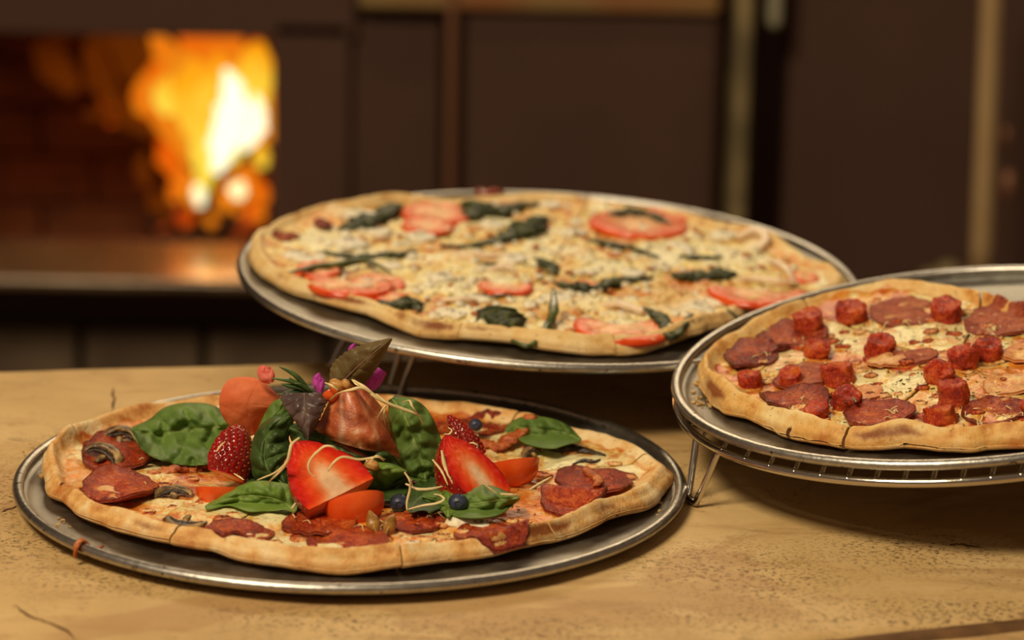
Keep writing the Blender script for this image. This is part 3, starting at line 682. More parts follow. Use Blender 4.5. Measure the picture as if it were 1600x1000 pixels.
    def disc(s, px, py, wpx, mat, name='pepperoni', curl=.0015, seed=0, th=.0013, sq=1.0, fold=0, fa=0., bumpy=.0005, emb=.0007):
        c = s.at(px, py); R = wpx*.5*s.ppx(px, py); nr, n = 26, 72
        rho = np.linspace(0.02, 1, nr)[:, None]; a = np.linspace(0, 2*math.pi, n, endpoint=False)[None]
        Rr = R*(1+.10*noise(np.cos(a)*1.6+seed, np.sin(a)*1.6, seed, seed)+.05*noise(np.cos(a)*5+seed, np.sin(a)*5, seed, seed))
        x = c[0]+rho*Rr*np.cos(a); y = c[1]+rho*Rr*np.sin(a)*sq
        h0 = s.top(x, y); h = .35*h0 + .65*(s.sauce+.001)
        h = np.maximum(h, h0 - .0004)
        z = h + .0002 - emb*(.5+1.2*noise(x*70+seed, y*70, 0, seed)) + curl*rho**3*(.75+.5*np.cos(2*a+seed)) + bumpy*fbm((x)*170, y*170, 0, 3, seed)
        if fold: z = z + fold*np.exp(-(((rho*np.cos(a-fa))-.25)/.30)**2)*(1-.5*rho**2)
        z = z + .0009
        top = np.stack([x, y, z], -1).reshape(-1, 3); bot = top.copy(); bot[:, 2] -= th
        N = len(top); F = gridf(nr, n, cv=True) + gridf(nr, n, cv=True, off=N, flip=True)
        F += [((nr-1)*n+j, (nr-1)*n+j+N, (nr-1)*n+(j+1) % n+N, (nr-1)*n+(j+1) % n) for j in range(n)]
        F += [tuple(range(n))[::-1]]
        e = np.repeat(rho**5, n, 1).ravel()
        return mesh(name, np.vstack([top, bot]), F, mat, s.e, attrs={'edge': np.concatenate([e, e])})
    def strip(s, pts, rad, mat, name, flat=.55, bump=.35, seed=0, lift=.0008, n=40, ends=0, up=(0, 0, 1), par=None):
        P = []
        for p in pts:
            q = s.at(p[0], p[1]); q[2] += lift + (p[2] if len(p) > 2 else 0); P.append(q)
        V, F = sweep(P, rad, n, 10, flat, bump=bump, seed=seed, up=up); return mesh(name, V, F, mat, par or s.e)
    def chunk(s, px, py, wpx, h=.008, seed=0, tilt=(0, 0), mat=None, name='sausage_chunk', sink=.001):
        r = wpx*.5*s.ppx(px, py); c = s.at(px, py)
        prof = [(0.01, h), (.6, h), (.92, h*.99), (1.0, h*.90), (1.01, h*.6), (1.02, h*.3), (.98, .04*h), (.8, 0), (.01, 0)]
        NL = 34; prof = catmull([(a_, b_, 0) for a_, b_ in prof], 21)[:, :2]; V, F = lathe([(p*r, z) for p, z in prof], NL); V = np.asarray(V)
        k = 1+.15*noise(V[:, 0]*170+seed*5, V[:, 1]*170, V[:, 2]*170, seed) + .09*noise(V[:, 0]*430+seed, V[:, 1]*430, V[:, 2]*430, seed) + .05*noise(V[:, 0]*1000+seed, V[:, 1]*1000, V[:, 2]*1000, seed)
        V[:, :2] *= k[:, None]; V[:, 2] = V[:, 2] + (.0010*noise(V[:, 0]*260+seed, V[:, 1]*260, seed) + .0005*noise(V[:, 0]*700, V[:, 1]*700, seed))*(V[:, 2] > h*.7)
        V = rotz(V, seed*1.3); V = rot(rot(V, (1, 0, 0), tilt[0]), (0, 1, 0), tilt[1])
        V[:, 2] -= V[:, 2].min(); V = V + c + np.array([0, 0, -sink])
        F = [f[::-1] for f in F]
        F.append(tuple(range(NL))); F.append(tuple(range(20*NL, 21*NL))[::-1])
        F = [f[::-1] for f in F]
        return mesh(name, V, F, mat or m_saus, s.e)
    def lump(s, px, py, r, mat, name, seed=0, amp=.35, sink=.35, sq=(1, 1, .65), data=None):
        c = s.at(px, py)
        if math.hypot(c[0], c[1]) > .91*float(s.R(math.atan2(c[1], c[0]))): return None
        if data is None:
            V, F = blob((r*sq[0], r*sq[1], r*sq[2]), seed, 11, amp, 1.8); o = mesh(name, V, F, mat, s.e)
        else:
            o = bpy.data.objects.new(name, data); COL.objects.link(o); o.parent = s.e; o.scale = (r/.004,)*3; o.rotation_euler = (0, 0, seed*1.7)
        o.location = (c[0], c[1], c[2] + r*sq[2]*(1-2*sink)); return o
    def tomato(s, px, py, wpx, tilt=.12, th=.0042, seed=0, part=(0, 2*math.pi), lift=0.0):
        c = s.at(px, py); R = wpx*.5*s.ppx(px, py); nr, n = 15, 60; full = abs(part[1]-part[0]-2*math.pi) < 1e-6
        rho = np.linspace(.02, 1, nr)[:, None]; a = np.linspace(part[0], part[1], n, endpoint=not full)[None]
        loc = np.clip(np.cos(3*a+seed)*.8+.4, 0, 1)*np.exp(-((rho-.52)/.22)**2)
        z = th*(1 - .30*loc) + .0004*noise(rho*np.cos(a)*9+seed, rho*np.sin(a)*9) - .0007*np.clip((rho-.9)/.1, 0, 1)**2
        x, y = rho*R*np.cos(a), rho*R*np.sin(a)
        top = np.stack([x+0*z, y+0*z, z], -1); t = np.linspace(0, 1, 6)[1:]
        rs_ = R*(1+.04*np.sin(t*math.pi)); side = np.stack([rs_[:, None]*np.cos(a), rs_[:, None]*np.sin(a), np.repeat((th-.0007)*(1-t)[:, None], n, 1)], -1)
        V = np.vstack([top.reshape(-1, 3), side.reshape(-1, 3)]); rows = nr+5; F = gridf(rows, n, cv=full)
        fm = [0 if i//(n if full else n-1) < nr-1 else 1 for i in range(len(F))]
        F.append(tuple(range((rows-1)*n, rows*n))[::-1]); fm.append(1)
        if not full:
            F.append(tuple([i*n for i in range(rows)])); F.append(tuple([i*n+n-1 for i in range(rows)])[::-1]); fm += [0, 0]
        e = np.concatenate([(np.clip(rho, 0, 1)**2*(1-.5*loc)).ravel()*1.0, np.ones(5*n)])
        V = rot(V, (1, 0, 0), tilt); V[:, 2] -= V[:, 2].min()*.6
        V = V + c + np.array([0, 0, lift])
        return mesh('tomato_slice', V, F, [m_tflesh, m_tskin], s.e, attrs={'edge': e}, fmat=fm)
    def mushroom(s, px, py, wpx, ang=0, seed=0, tilt=.3):
        """slice through a mushroom: dark gill band under a tan cap, with a stem"""
        c = s.at(px, py); k = wpx*.5*s.ppx(px, py)
        cap = catmull([(-1, -.25, 0), (-.92, .15, 0), (-.5, .55, 0), (0, .66, 0), (.5, .55, 0), (.92, .15, 0), (1, -.25, 0)], 26)*k
        gil = catmull([(-.85, -.15, 0), (-.5, .18, 0), (0, .28, 0), (.5, .18, 0), (.85, -.15, 0)], 20)*k
        stem = catmull([(0, .3, 0), (.04, -.1, 0), (0, -.5, 0)], 10)*k
        e = bpy.data.objects.new('mushroom_slice', None); COL.objects.link(e); e.parent = s.e; e.empty_display_size = .01
        T = lambda P: (rot(rotz(P, ang), (1, 0, 0), tilt))
        z = .0016; h0 = -min(T(cap)[:, 2].min(), T(stem)[:, 2].min())*.7
        e.location = tuple(c + np.array([0, 0, z + h0]))
        for P, r, m_, nm in ((cap, [.08, .22, .30, .34, .28, .20, .08], m_mush, 'cap'), (gil, [.08, .20, .26, .20, .08], m_gill, 'gills'), (stem, [.18, .17, .22, .16], m_mush, 'stem')):
            V, F = sweep(T(P), [q*k for q in r], len(P), 10, .55, raw=True, bump=.35, seed=seed); mesh(nm, V, F, m_, e, attrs={'edge': np.clip(.5+.5*noise(V[:, 0]*300, V[:, 1]*300), 0, 1)})
    def herbs(s, n, mat, name, seed=0, rmax=.9, size=(.0006, .0018), z=.0004, kind='stuff'):
        rg = np.random.default_rng(seed); parts = []
        for i in range(n):
            a = rg.uniform(0, 2*math.pi); r = math.sqrt(rg.uniform(0, 1))*rmax*float(s.R(a)); x, y = r*math.cos(a), r*math.sin(a)
            zz = float(s.top(x, y)); L = rg.uniform(*size); V, F = box((-L/2, -L*.17, 0), (L/2, L*.17, L*.12))
            V = rot(rotz(V, rg.uniform(0, 6.3)), (1, 0, 0), rg.uniform(-.5, .5)); parts.append((V + np.array([x, y, zz+z-.0002]), F))
        V, F = join(parts); return mesh(name, V, F, mat, s.e, smooth=False, kind=kind)

OUT_F = [(67,718),(74,696),(93,680),(115,667),(144,653),(179,642),(224,632),(275,622),(330,613),(400,609),(470,608),(540,610),(600,614),(662,619),(725,627),(787,636),(850,646),(912,657),(975,675),(1006,688),(1037,706),(1051,738),(1037,762),(1006,791),(975,813),(944,825),(881,843),(819,860),(700,882),(637,893),(575,896),(500,895),(466,894),(419,886),(356,876),(325,868),(272,862),(224,850),(160,827),(128,814),(96,789),(77,766),(69,741)]
OUT_B = [(391,395),(395,372),(411,352),(457,329),(512,311),(570,306),(610,302),(695,303),(745,298),(770,297),(920,301),(980,308),(1049,319),(1074,324),(1123,341),(1167,349),(1198,358),(1229,371),(1275,398),(1306,420),(1324,440),(1320,455),(1285,468),(1230,482),(1167,497),(1105,525),(1043,544),(981,553),(890,553),(800,541),(710,532),(650,523),(620,512),(570,495),(495,472),(445,455),(415,437),(397,415)]
OUT_R = [(1088,558),(1093,579),(1102,609),(1129,636),(1162,657),(1210,675),(1255,690),(1297,697),(1337,702),(1412,704),(1465,710),(1506,709),(1544,704),(1600,700),(1700,690),(1800,655),(1880,610),(1900,560),(1870,510),(1790,482),(1700,472),(1600,469),(1541,455),(1480,442),(1440,438),(1390,433),(1340,440),(1285,450),(1232,470),(1198,486),(1166,496),(1140,512),(1114,525),(1094,543)]
PF = Pizza(FR['front'], (559, 752), OUT_F, m_pz_front, 'pepperoni and mushroom pizza under the heap of salad at the front left',
           [(637, 893), (238, 853), (1044, 716), (78, 690), (850, 646), (320, 614), (520, 610), (900, 840)], 11, rimh=.0042, rimw=.0056, lift=.0036,
           puddles=[(395, 800, .017), (345, 790, .012), (905, 728, .014), (860, 705, .012), (250, 745, .010), (300, 715, .01), (560, 840, .010), (700, 850, .010), (850, 775, .010), (970, 740, .009)], oily=[(110, 745, .012), (170, 800, .012), (250, 690, .012), (450, 835, .01), (620, 850, .014), (740, 830, .014), (830, 810, .014), (820, 740, .01), (700, 700, .016), (960, 770, .01), (580, 830, .01), (860, 680, .008), (330, 830, .01), (220, 810, .01), (640, 640, .016)], rimtune=[(100, 700, .022, .0035), (200, 640, .02, .003), (1000, 700, .025, .001)])
PB = Pizza(FR['rear'], (857, 425), OUT_B, m_pz_rear, 'large cheese and tomato pizza with wilted basil on the raised back pan',
           [(430, 464), (412, 350), (697, 531), (615, 301), (927, 300), (975, 553), (1180, 350), (1240, 480)], 23, rimh=.0036, rimw=.0050, lift=.0026, amp=(.0013, .0010), sauce=.0056,
           puddles=[(600, 400, .02), (700, 450, .02), (900, 470, .02), (1050, 400, .02), (860, 400, .02), (950, 430, .02), (1150, 400, .02), (760, 500, .02), (1080, 490, .018)], rimtune=[(560, 310, .03, .001)], oily=[(575, 320, .012), (880, 306, .016), (935, 306, .014), (1235, 400, .012), (1215, 385, .010), (1255, 415, .012), (1190, 372, .010), (500, 350, .012), (1150, 360, .012), (720, 330, .01), (1060, 510, .01)])
PR = Pizza(FR['right'], (1492, 574), OUT_R, m_pz_right, 'salami and sausage pizza on the right pan, cut off by the photo edge',
           [(1299, 697), (1541, 456), (1234, 472), (1760, 660), (1850, 520), (1094, 590)], 37, rimh=.0052, rimw=.0062, lift=.0018, sauce=.0060,
           puddles=[(1350, 590, .014), (1330, 540, .010), (1435, 530, .012), (1430, 600, .013), (1400, 570, .010), (1555, 550, .009), (1540, 600, .011), (1375, 635, .009), (1590, 560, .009), (1480, 520, .010)], rimtune=[(1110, 570, .025, .001)], oily=[(1290, 470, .012), (1350, 455, .012), (1170, 535, .008), (1240, 620, .012), (1440, 500, .014), (1560, 585, .014), (1420, 640, .012), (1330, 580, .01), (1480, 690, .012), (1590, 690, .012), (1120, 540, .008)], gap=.0006)

# ---- baked toppings of the front pizza
SQ = {0: 1.6, 1: 1.35, 2: 1.1, 4: 1.15, 7: 1.1}
for i, (px, py, w_, cu, fo_, fa, mt) in enumerate([(190, 720, 118, .003, .002, 1.2, m_pep), (186, 772, 118, .0045, .0012, .3, m_pep), (372, 838, 108, .002, 0, 0, m_pep), (497, 823, 116, .002, .001, 1, m_pep), (540, 850, 124, .0012, .0025, .8, m_pep),
      (770, 838, 116, .0010, .001, .5, m_pep), (893, 792, 104, .002, .0075, 1.2, m_pep), (925, 756, 122, .0025, .0015, 2, m_pep), (752, 670, 96, .001, .0005, 2, m_pep_dark), (690, 672, 56, .001, 0, 0, m_pep_dark), (625, 654, 80, .001, 0, 0, m_pep_dark), (640, 820, 100, .001, 0, 0, m_pep)]):
    PF.disc(px, py, w_, mt, curl=cu, seed=i+1, fold=fo_, fa=fa, sq=SQ.get(i, 1))
PF.mushroom(160, 726, 62, -.6, 1, .5); PF.mushroom(270, 780, 56, .2, 2, .25); PF.mushroom(186, 694, 52, .1, 3, .7)
PF.mushroom(290, 822, 62, 2.9, 4, .2); PF.mushroom(832, 716, 34, .6, 5, .5); PF.mushroom(480, 800, 50, .4, 6, .2)
PF.strip([(838, 700), (870, 704), (905, 706), (945, 714)], [.001, .0035, .0035, .001], m_gill, 'mushroom_edge', .6, .3, 3)
PF.strip([(895, 728), (912, 722), (926, 724), (938, 720)], [.0006, .0016, .0012, .0004], m_gill, 'mushroom_edge', .5, .4, 4)
PF.strip([(770, 706), (795, 700, .003), (818, 694, .006), (829, 684, .010)], [.0035, .0045, .0030, .0032], m_bacon, 'bacon_strip', .5, .45, 5)
PF.strip([(232, 742), (265, 738), (300, 735), (330, 726)], [.002, .004, .0045, .002], m_bacon, 'bacon_strip', .45, .6, 6)
PF.strip([(735, 690), (760, 697), (790, 700)], [.002, .005, .003], m_bacon, 'bacon_strip', .4, .6, 7)
PF.strip([(915, 742), (925, 750), (935, 760), (930, 768)], [.0015, .0024, .0022, .0015], m_bacon, 'bacon_strip', .6, .5, 8, lift=.003)
rg = random.Random(3)
for i, (px, py) in enumerate([(430, 850), (470, 845), (600, 835), (660, 845), (690, 822), (720, 800), (760, 790), (820, 760), (850, 745), (230, 800), (210, 812), (330, 850), (700, 860), (820, 830), (980, 745), (960, 725), (255, 762), (350, 815), (660, 798), (150, 800), (1010, 730), (800, 815), (880, 690), (700, 700)]):
    PF.lump(px, py, rg.uniform(.0022, .0042), m_bacon if i % 3 else m_ham, 'meat_bit', i, .4, .3, (1.3, 1, .45))
for i in range(90):
    a, r = rg.uniform(0, 6.283), math.sqrt(rg.random())*.84; PF.lump(559+470*r*math.cos(a), 752+124*r*math.sin(a), rg.uniform(.0012, .0030), [m_bacon, m_pep, m_ham][i % 3], 'meat_bit', i+60, .4, .32, (1.4, 1, .40))
for (px, py, r) in [(725, 818, .006), (748, 825, .005), (645, 852, .003), (1028, 700, .004)]: PF.lump(px, py, r, m_feta, 'cheese_blob', int(px), .3, .3, (1.4, 1, .45))
PF.herbs(620, m_herb, 'herb_fleck', 1, .86)
PF.herbs(220, m_pep_dark, 'browned_crumb', 2, .92, (.0008, .002))
# grated cheese scattered at the crust and under the salad
def gratings(P, spots, seed, name='grated_cheese', rad=.00032):
    rg = np.random.default_rng(seed); parts = []
    for px, py, n, sp in spots:
        for i in range(n):
            x, y = px + rg.normal(0, sp), py + rg.normal(0, sp*.35); q = P.at(x, y)
            if math.hypot(q[0], q[1]) > .90*float(P.R(math.atan2(q[1], q[0]))): continue
            L = rg.uniform(.003, .009); a = rg.uniform(0, 6.28)
            d = np.array([math.cos(a), math.sin(a), 0])*L/2; nrm = np.array([-d[1], d[0], 0])*rg.uniform(-.7, .7)
            parts.append(sweep([q-d+[0, 0, .0006], q+nrm+[0, 0, rg.uniform(.0008, .003)], q+d+[0, 0, .0006]], [rad*.6, rad, rad*.6], 8, 5, .6))
    V, F = join(parts); return mesh(name, V, F, m_shred, P.e, kind='stuff')
gratings(PF, [(140, 795, 6, 12), (122, 775, 4, 6), (648, 792, 34, 20), (665, 805, 20, 16), (590, 822, 5, 10), (560, 845, 4, 15), (530, 700, 3, 30), (730, 820, 4, 14), (240, 710, 3, 10), (845, 735, 3, 20), (500, 822, 6, 30), (770, 846, 6, 30), (230, 740, 8, 40), (180, 775, 6, 30)], 5)

# ---- baked toppings of the rear pizza
for i, (px, py, w_, t_, pt) in enumerate([(497, 428, 66, .10, (0, 6.2832)), (548, 452, 132, -.02, (2.6, 6.6)), (590, 448, 86, .02, (0, 6.2832)), (682, 342, 108, .03, (0, 6.2832)), (668, 358, 80, .02, (0, 6.2832)), (998, 356, 152, .0, (0, 6.2832)), (1182, 464, 150, .0, (3.0, 6.4)), (972, 520, 150, .02, (2.7, 6.9)),
      (790, 452, 84, .02, (2.9, 6.5)), (1040, 346, 70, .06, (0, 6.2832)), (1255, 436, 50, .03, (0, 6.2832)), (615, 472, 56, .04, (0, 6.2832)), (912, 454, 44, .02, (0, 6.2832))]):
    PB.tomato(px, py, w_, t_, .0040 if w_ > 90 else .0028, i, pt)
for i, (pts, r_) in enumerate([([(530, 362), (560, 356), (590, 345), (612, 330), (628, 320)], [.002, .006, .0055, .005, .0015]), ([(505, 396), (540, 402), (580, 404), (620, 402), (650, 397)], [.0012, .0032, .0022, .0032, .001]),
      ([(730, 345), (750, 332), (775, 338), (800, 328), (845, 322)], [.003, .008, .004, .004, .001]), ([(690, 388), (740, 382), (790, 376), (825, 358), (850, 345)], [.001, .0028, .004, .007, .0025]),
      ([(590, 488), (615, 484), (640, 478), (655, 490)], [.001, .004, .0045, .001]), ([(748, 490), (770, 496), (790, 506), (806, 522)], [.0015, .007, .0065, .003]),
      ([(874, 446), (900, 455), (935, 453), (970, 442), (1020, 438)], [.0015, .0045, .0032, .0034, .0008]), ([(840, 408), (856, 418), (868, 432)], [.001, .0035, .001]),
      ([(918, 378), (950, 385), (990, 392), (1030, 404)], [.0012, .003, .0018, .0008]), ([(1048, 432), (1080, 436), (1120, 434), (1148, 430)], [.0012, .0050, .0055, .0015]),
      ([(950, 345), (985, 343), (1015, 348), (1046, 360)], [.001, .0042, .0040, .001]), ([(1004, 498), (1030, 508), (1052, 516), (1080, 512)], [.0008, .0030, .0028, .0008]),
      ([(1060, 404), (1090, 407), (1128, 405)], [.0008, .0022, .0008]), ([(748, 414), (775, 418), (790, 420)], [.0006, .0016, .0006]), ([(1135, 494), (1160, 496), (1185, 497)], [.0006, .0018, .0006]), ([(700, 466), (770, 466), (800, 464)], [.0004, .0012, .0004])]):
    PB.strip(pts, [q_*1.3 for q_ in r_], m_wilt, 'wilted_basil', .45, .7, i+3, lift=.0040 if i in (10, 11) else .0014, n=60)
PB.strip([(452, 436), (490, 430, .001), (530, 426, .002), (570, 423, .002), (610, 432, .001)], [.0006, .0020, .0024, .0020, .0005], m_chili, 'chilli', .8, .15, 9, lift=.0035)
PB.strip([(800, 520), (830, 524), (856, 520, .002), (864, 505, .006), (862, 490, .011)], [.0012, .0018, .0024, .0026, .0012], m_chili, 'chilli', .75, .15, 10, lift=.0015)
for i, (pts, r_) in enumerate([([(942, 484), (970, 490, .002), (1005, 500, .001)], [.0016, .0026, .0020]), ([(1150, 442), (1185, 444), (1215, 448), (1245, 450)], [.001, .0022, .0024, .001]), ([(1195, 412), (1218, 420), (1232, 436), (1238, 448)], [.001, .0020, .0018, .001]),
      ([(1150, 378), (1180, 372), (1196, 384), (1186, 396)], [.002, .0035, .003, .002]), ([(690, 478), (720, 476), (745, 478)], [.001, .0024, .001]), ([(540, 440), (534, 448), (552, 458), (578, 454), (600, 446)], [.0012, .0014, .0014, .0014, .001]), ([(735, 402), (765, 404), (800, 406)], [.0008, .0020, .0008]), ([(760, 428), (785, 424), (805, 430)], [.001, .0026, .001])]):
    PB.strip(pts, r_, m_onion, 'onion_strip', .7, .15, i+30, lift=.003)
for i, (px, py, w_) in enumerate([(447, 372, 44), (764, 310, 46), (505, 356, 30)]): PB.disc(px, py, w_, m_pep_dark, curl=.002, seed=i+50, fold=.001)
crm = []
for k in range(5):
    V, F = blob((.004, .0038, .0026), 60+k, 11, .45, 2.2); me_o = mesh('cheese_crumble', V, F, m_feta, PB.e); c = PB.at([648, 690, 870, 500, 600][k], [376, 440, 466, 402, 372][k]); me_o.location = (c[0], c[1], c[2]+.001); crm.append(me_o.data)
rg = random.Random(8)
fixed = [(858, 320, 8), (450, 402, 5), (468, 408, 6), (455, 398, 5), (560, 385, 8), (540, 370, 7), (560, 375, 6), (640, 350, 6), (660, 372, 8), (685, 438, 8), (672, 448, 6), (700, 494, 8), (680, 496, 7), (715, 498, 6), (870, 468, 8), (890, 462, 6), (955, 352, 5), (1012, 340, 5), (900, 350, 6), (890, 368, 9), (905, 364, 6), (810, 404, 8), (800, 412, 6), (1085, 478, 6), (1098, 484, 6), (1075, 486, 5), (1110, 490, 5), (1120, 494, 5), (1055, 492, 5), (925, 428, 6), (730, 470, 6), (760, 472, 6), (830, 480, 7), (845, 470, 6), (600, 370, 7), (620, 382, 6), (575, 445, 5), (585, 455, 5), (720, 315, 5), (780, 388, 6), (640, 410, 5), (1160, 365, 6), (1130, 372, 7), (1020, 420, 5), (1075, 395, 7), (1180, 395, 6), (990, 470, 5), (520, 330, 5)]
pts = [(x, y, r*.00052) for x, y, r in fixed]
while len(pts) < 270:
    a, r = rg.uniform(0, 6.283), math.sqrt(rg.random())*.86
    pts.append((857+466*r*math.cos(a), 424+124*r*math.sin(a), rg.uniform(.0010, .0028)))
for i, (x, y, r) in enumerate(pts): PB.lump(x, y, r, None, 'cheese_crumble', i, sink=.30, data=crm[i % 5])
for i, (px, py, r) in enumerate([(690, 438, .0062), (703, 494, .0066), (858, 322, .0055), (462, 402, .0062), (482, 408, .0056), (800, 408, .0068), (870, 466, .0066), (560, 340, .0085), (590, 366, .0062), (656, 376, .0066), (895, 366, .0066), (545, 386, .0080), (1090, 484, .0056), (1130, 374, .0064), (770, 356, .0060), (1060, 386, .0060), (745, 470, .0056), (990, 430, .0055), (612, 420, .0052), (1120, 476, .0050)]):
    PB.lump(px, py, r, m_feta, 'soft_cheese', i+200, .32, .34, (1.25, 1, .42))
mb = []
for k in range(3):
    V, F = blob((.004, .0036, .002), 80+k, 9, .45, 2); o_ = mesh('ham_bit', V, F, [m_ham, m_bacon, m_ham][k], PB.e); c = PB.at([740, 960, 1100][k], [360, 400, 460][k]); o_.location = (c[0], c[1], c[2]+.0005); mb.append(o_.data)
for i in range(110):
    a, r = rg.uniform(0, 6.283), math.sqrt(rg.random())*.86; PB.lump(857+466*r*math.cos(a), 424+124*r*math.sin(a), rg.uniform(.0014, .0030), None, 'ham_bit', i, sink=.28, data=mb[i % 3])
PB.herbs(900, m_herb, 'herb_fleck', 4, .88, (.0008, .0026))
gratings(PB, [(470, 445, 3, 20), (620, 495, 3, 8), (590, 452, 6, 14), (1050, 470, 8, 30), (900, 480, 8, 60)], 6, rad=.0004)
for i, (px, py, r) in enumerate([(575, 318, .010), (880, 306, .012), (935, 306, .010), (1235, 400, .009), (1215, 385, .008), (1250, 415, .008), (1190, 372, .007)]):
    pass

# ---- baked toppings of the right pizza
for i, (px, py, w_, cu, fo_, mt) in enumerate([(1411, 487, 104, .0005, 0, m_salami), (1562, 506, 106, .0008, .001, m_salami), (1174, 562, 86, .003, .002, m_pep_dark), (1238, 528, 110, .0015, .002, m_pep_dark), (1242, 632, 104, .0035, 0, m_pep_dark), (1374, 656, 108, .0030, .0005, m_pep),
      (1562, 650, 114, .0025, 0, m_pep_dark), (1258, 590, 96, .001, .002, m_salami), (1340, 622, 80, .001, .001, m_ham), (1385, 568, 62, .001, .001, m_ham), (1430, 560, 70, .001, .001, m_salami), (1450, 664, 90, .001, 0, m_pep), (1580, 605, 90, .001, .001, m_ham), (1205, 545, 70, .002, .001, m_pep_dark), (1600, 555, 70, .001, .001, m_ham), (1660, 620, 90, .002, 0, m_pep)]):
    PR.disc(px, py, w_, mt, 'salami_slice' if mt is not m_ham else 'ham_slice', cu, i+71, fold=fo_, fa=i, bumpy=.0008, sq={0: 1.45, 1: 1.5, 2: 1.5, 4: 1.25, 5: 1.25}.get(i, 1.05))
for i, (px, py, w_, h_, tl) in enumerate([(1264, 517, 48, .0100, (.1, 0)), (1330, 500, 48, .0075, (.2, .1)), (1480, 500, 48, .0085, (.25, 0)), (1374, 556, 44, .0085, (.3, .2)), (1311, 600, 50, .0095, (-.1, 0)), (1507, 572, 46, .0090, (.1, -.1)), (1545, 558, 42, .0075, (.2, .1)), (1174, 604, 38, .0075, (0, 0)),
      (1276, 556, 40, .0055, (.2, .2)), (1491, 636, 48, .0125, (0, .03)), (1470, 664, 50, .0075, (-.2, 0)), (1320, 638, 44, .0075, (.3, .2)), (1280, 652, 40, .0060, (.2, -.2)), (1467, 594, 46, .0055, (.4, 0)), (1236, 600, 34, .0060, (.3, 0)), (1640, 560, 46, .008, (.1, 0)), (1620, 650, 46, .008, (.1, 0))]):
    PR.chunk(px, py, w_, h_, i+1, tl)
PR.strip([(1340, 648), (1332, 640), (1322, 648)], [.0006, .001, .0005], m_chili, 'herb_leaf', .5, .2, 3, lift=.006)
rg = random.Random(12)
for i in range(150):
    a, r = rg.uniform(0, 6.283), math.sqrt(rg.random())*.84; PR.lump(1492+395*r*math.cos(a), 574+124*r*math.sin(a), rg.uniform(.0012, .0032), [m_bacon, m_ham, m_pep][i % 3], 'meat_bit', i, .4, .3, (1.3, 1, .45))
PR.herbs(1000, m_herb, 'herb_fleck', 9, .88, (.0006, .0020), z=.0007)
gratings(PR, [(1395, 650, 14, 24), (1430, 668, 10, 10), (1535, 675, 12, 12), (1560, 655, 14, 24), (1500, 565, 4, 12), (1380, 540, 3, 8), (1340, 610, 6, 16), (1340, 680, 8, 24), (1240, 560, 14, 40), (1220, 540, 10, 30), (1560, 520, 16, 30), (1420, 500, 8, 24), (1280, 630, 10, 30)], 7, rad=.00036)
for px, py, L in [(1520, 572, .014), (1382, 545, .009)]:
    q = PR.at(px, py) + [0, 0, .010]; V, F = sweep([q-[.002, 0, L*.4], q, q+[.002, 0, L*.35]], [.0004, .0007, .0004], 8, 6, .6); mesh('cheese_shred', V, F, m_shred, PR.e)
# crumbs on the pans
def crumbs(fr, spots, label, seed):
    rg = np.random.default_rng(seed); parts = []
    for px, py, n, sp in spots:
        for i in range(n):
            q = fr.loc(px+rg.normal(0, sp), py+rg.normal(0, sp*.6), .0013); s_ = rg.uniform(.0003, .0011); V, F = box((-s_, -s_*.7, 0), (s_, s_*.7, s_)); parts.append((rotz(V, rg.uniform(0, 6))+q, F))
    V, F = join(parts); o = mesh('bread_crumbs', V, F, m_crumb, None, smooth=False); o.matrix_world = fr.matrix(); setp(o, label, 'crumbs', kind='stuff')
crumbs(FR['right'], [(1088, 600, 26, 12), (1100, 630, 20, 14), (1075, 575, 8, 8)], 'tiny baked crumbs on the bare left side of the right pan', 1)
crumbs(FR['front'], [(62, 735, 14, 10), (60, 700, 10, 10), (100, 820, 6, 10), (1040, 800, 6, 16)], 'tiny crumbs on the bare rim of the front pan', 2)
q = FR['front'].loc(125, 849, .008); _a = math.atan2(q[1], q[0])
dr = [np.array([r_*math.cos(_a+k_), r_*math.sin(_a+k_), z_]) for r_, z_, k_ in ((.1360, .0020, -.035), (.1430, .0030, -.012), (.1478, .0072, 0), (.1502, .0094, .003), (.1532, .0078, .004), (.1538, .0030, .002))]
V, F = sweep(dr, [.0008, .0015, .0014, .0015, .0016, .0015], 24, 8, .6, bump=.3); o = mesh('cheese_drip', V, F, m_bacon, None); o.matrix_world = FR['front'].matrix(); setp(o, 'brown baked cheese drip stuck over the left rim of the front pan', 'food drip')
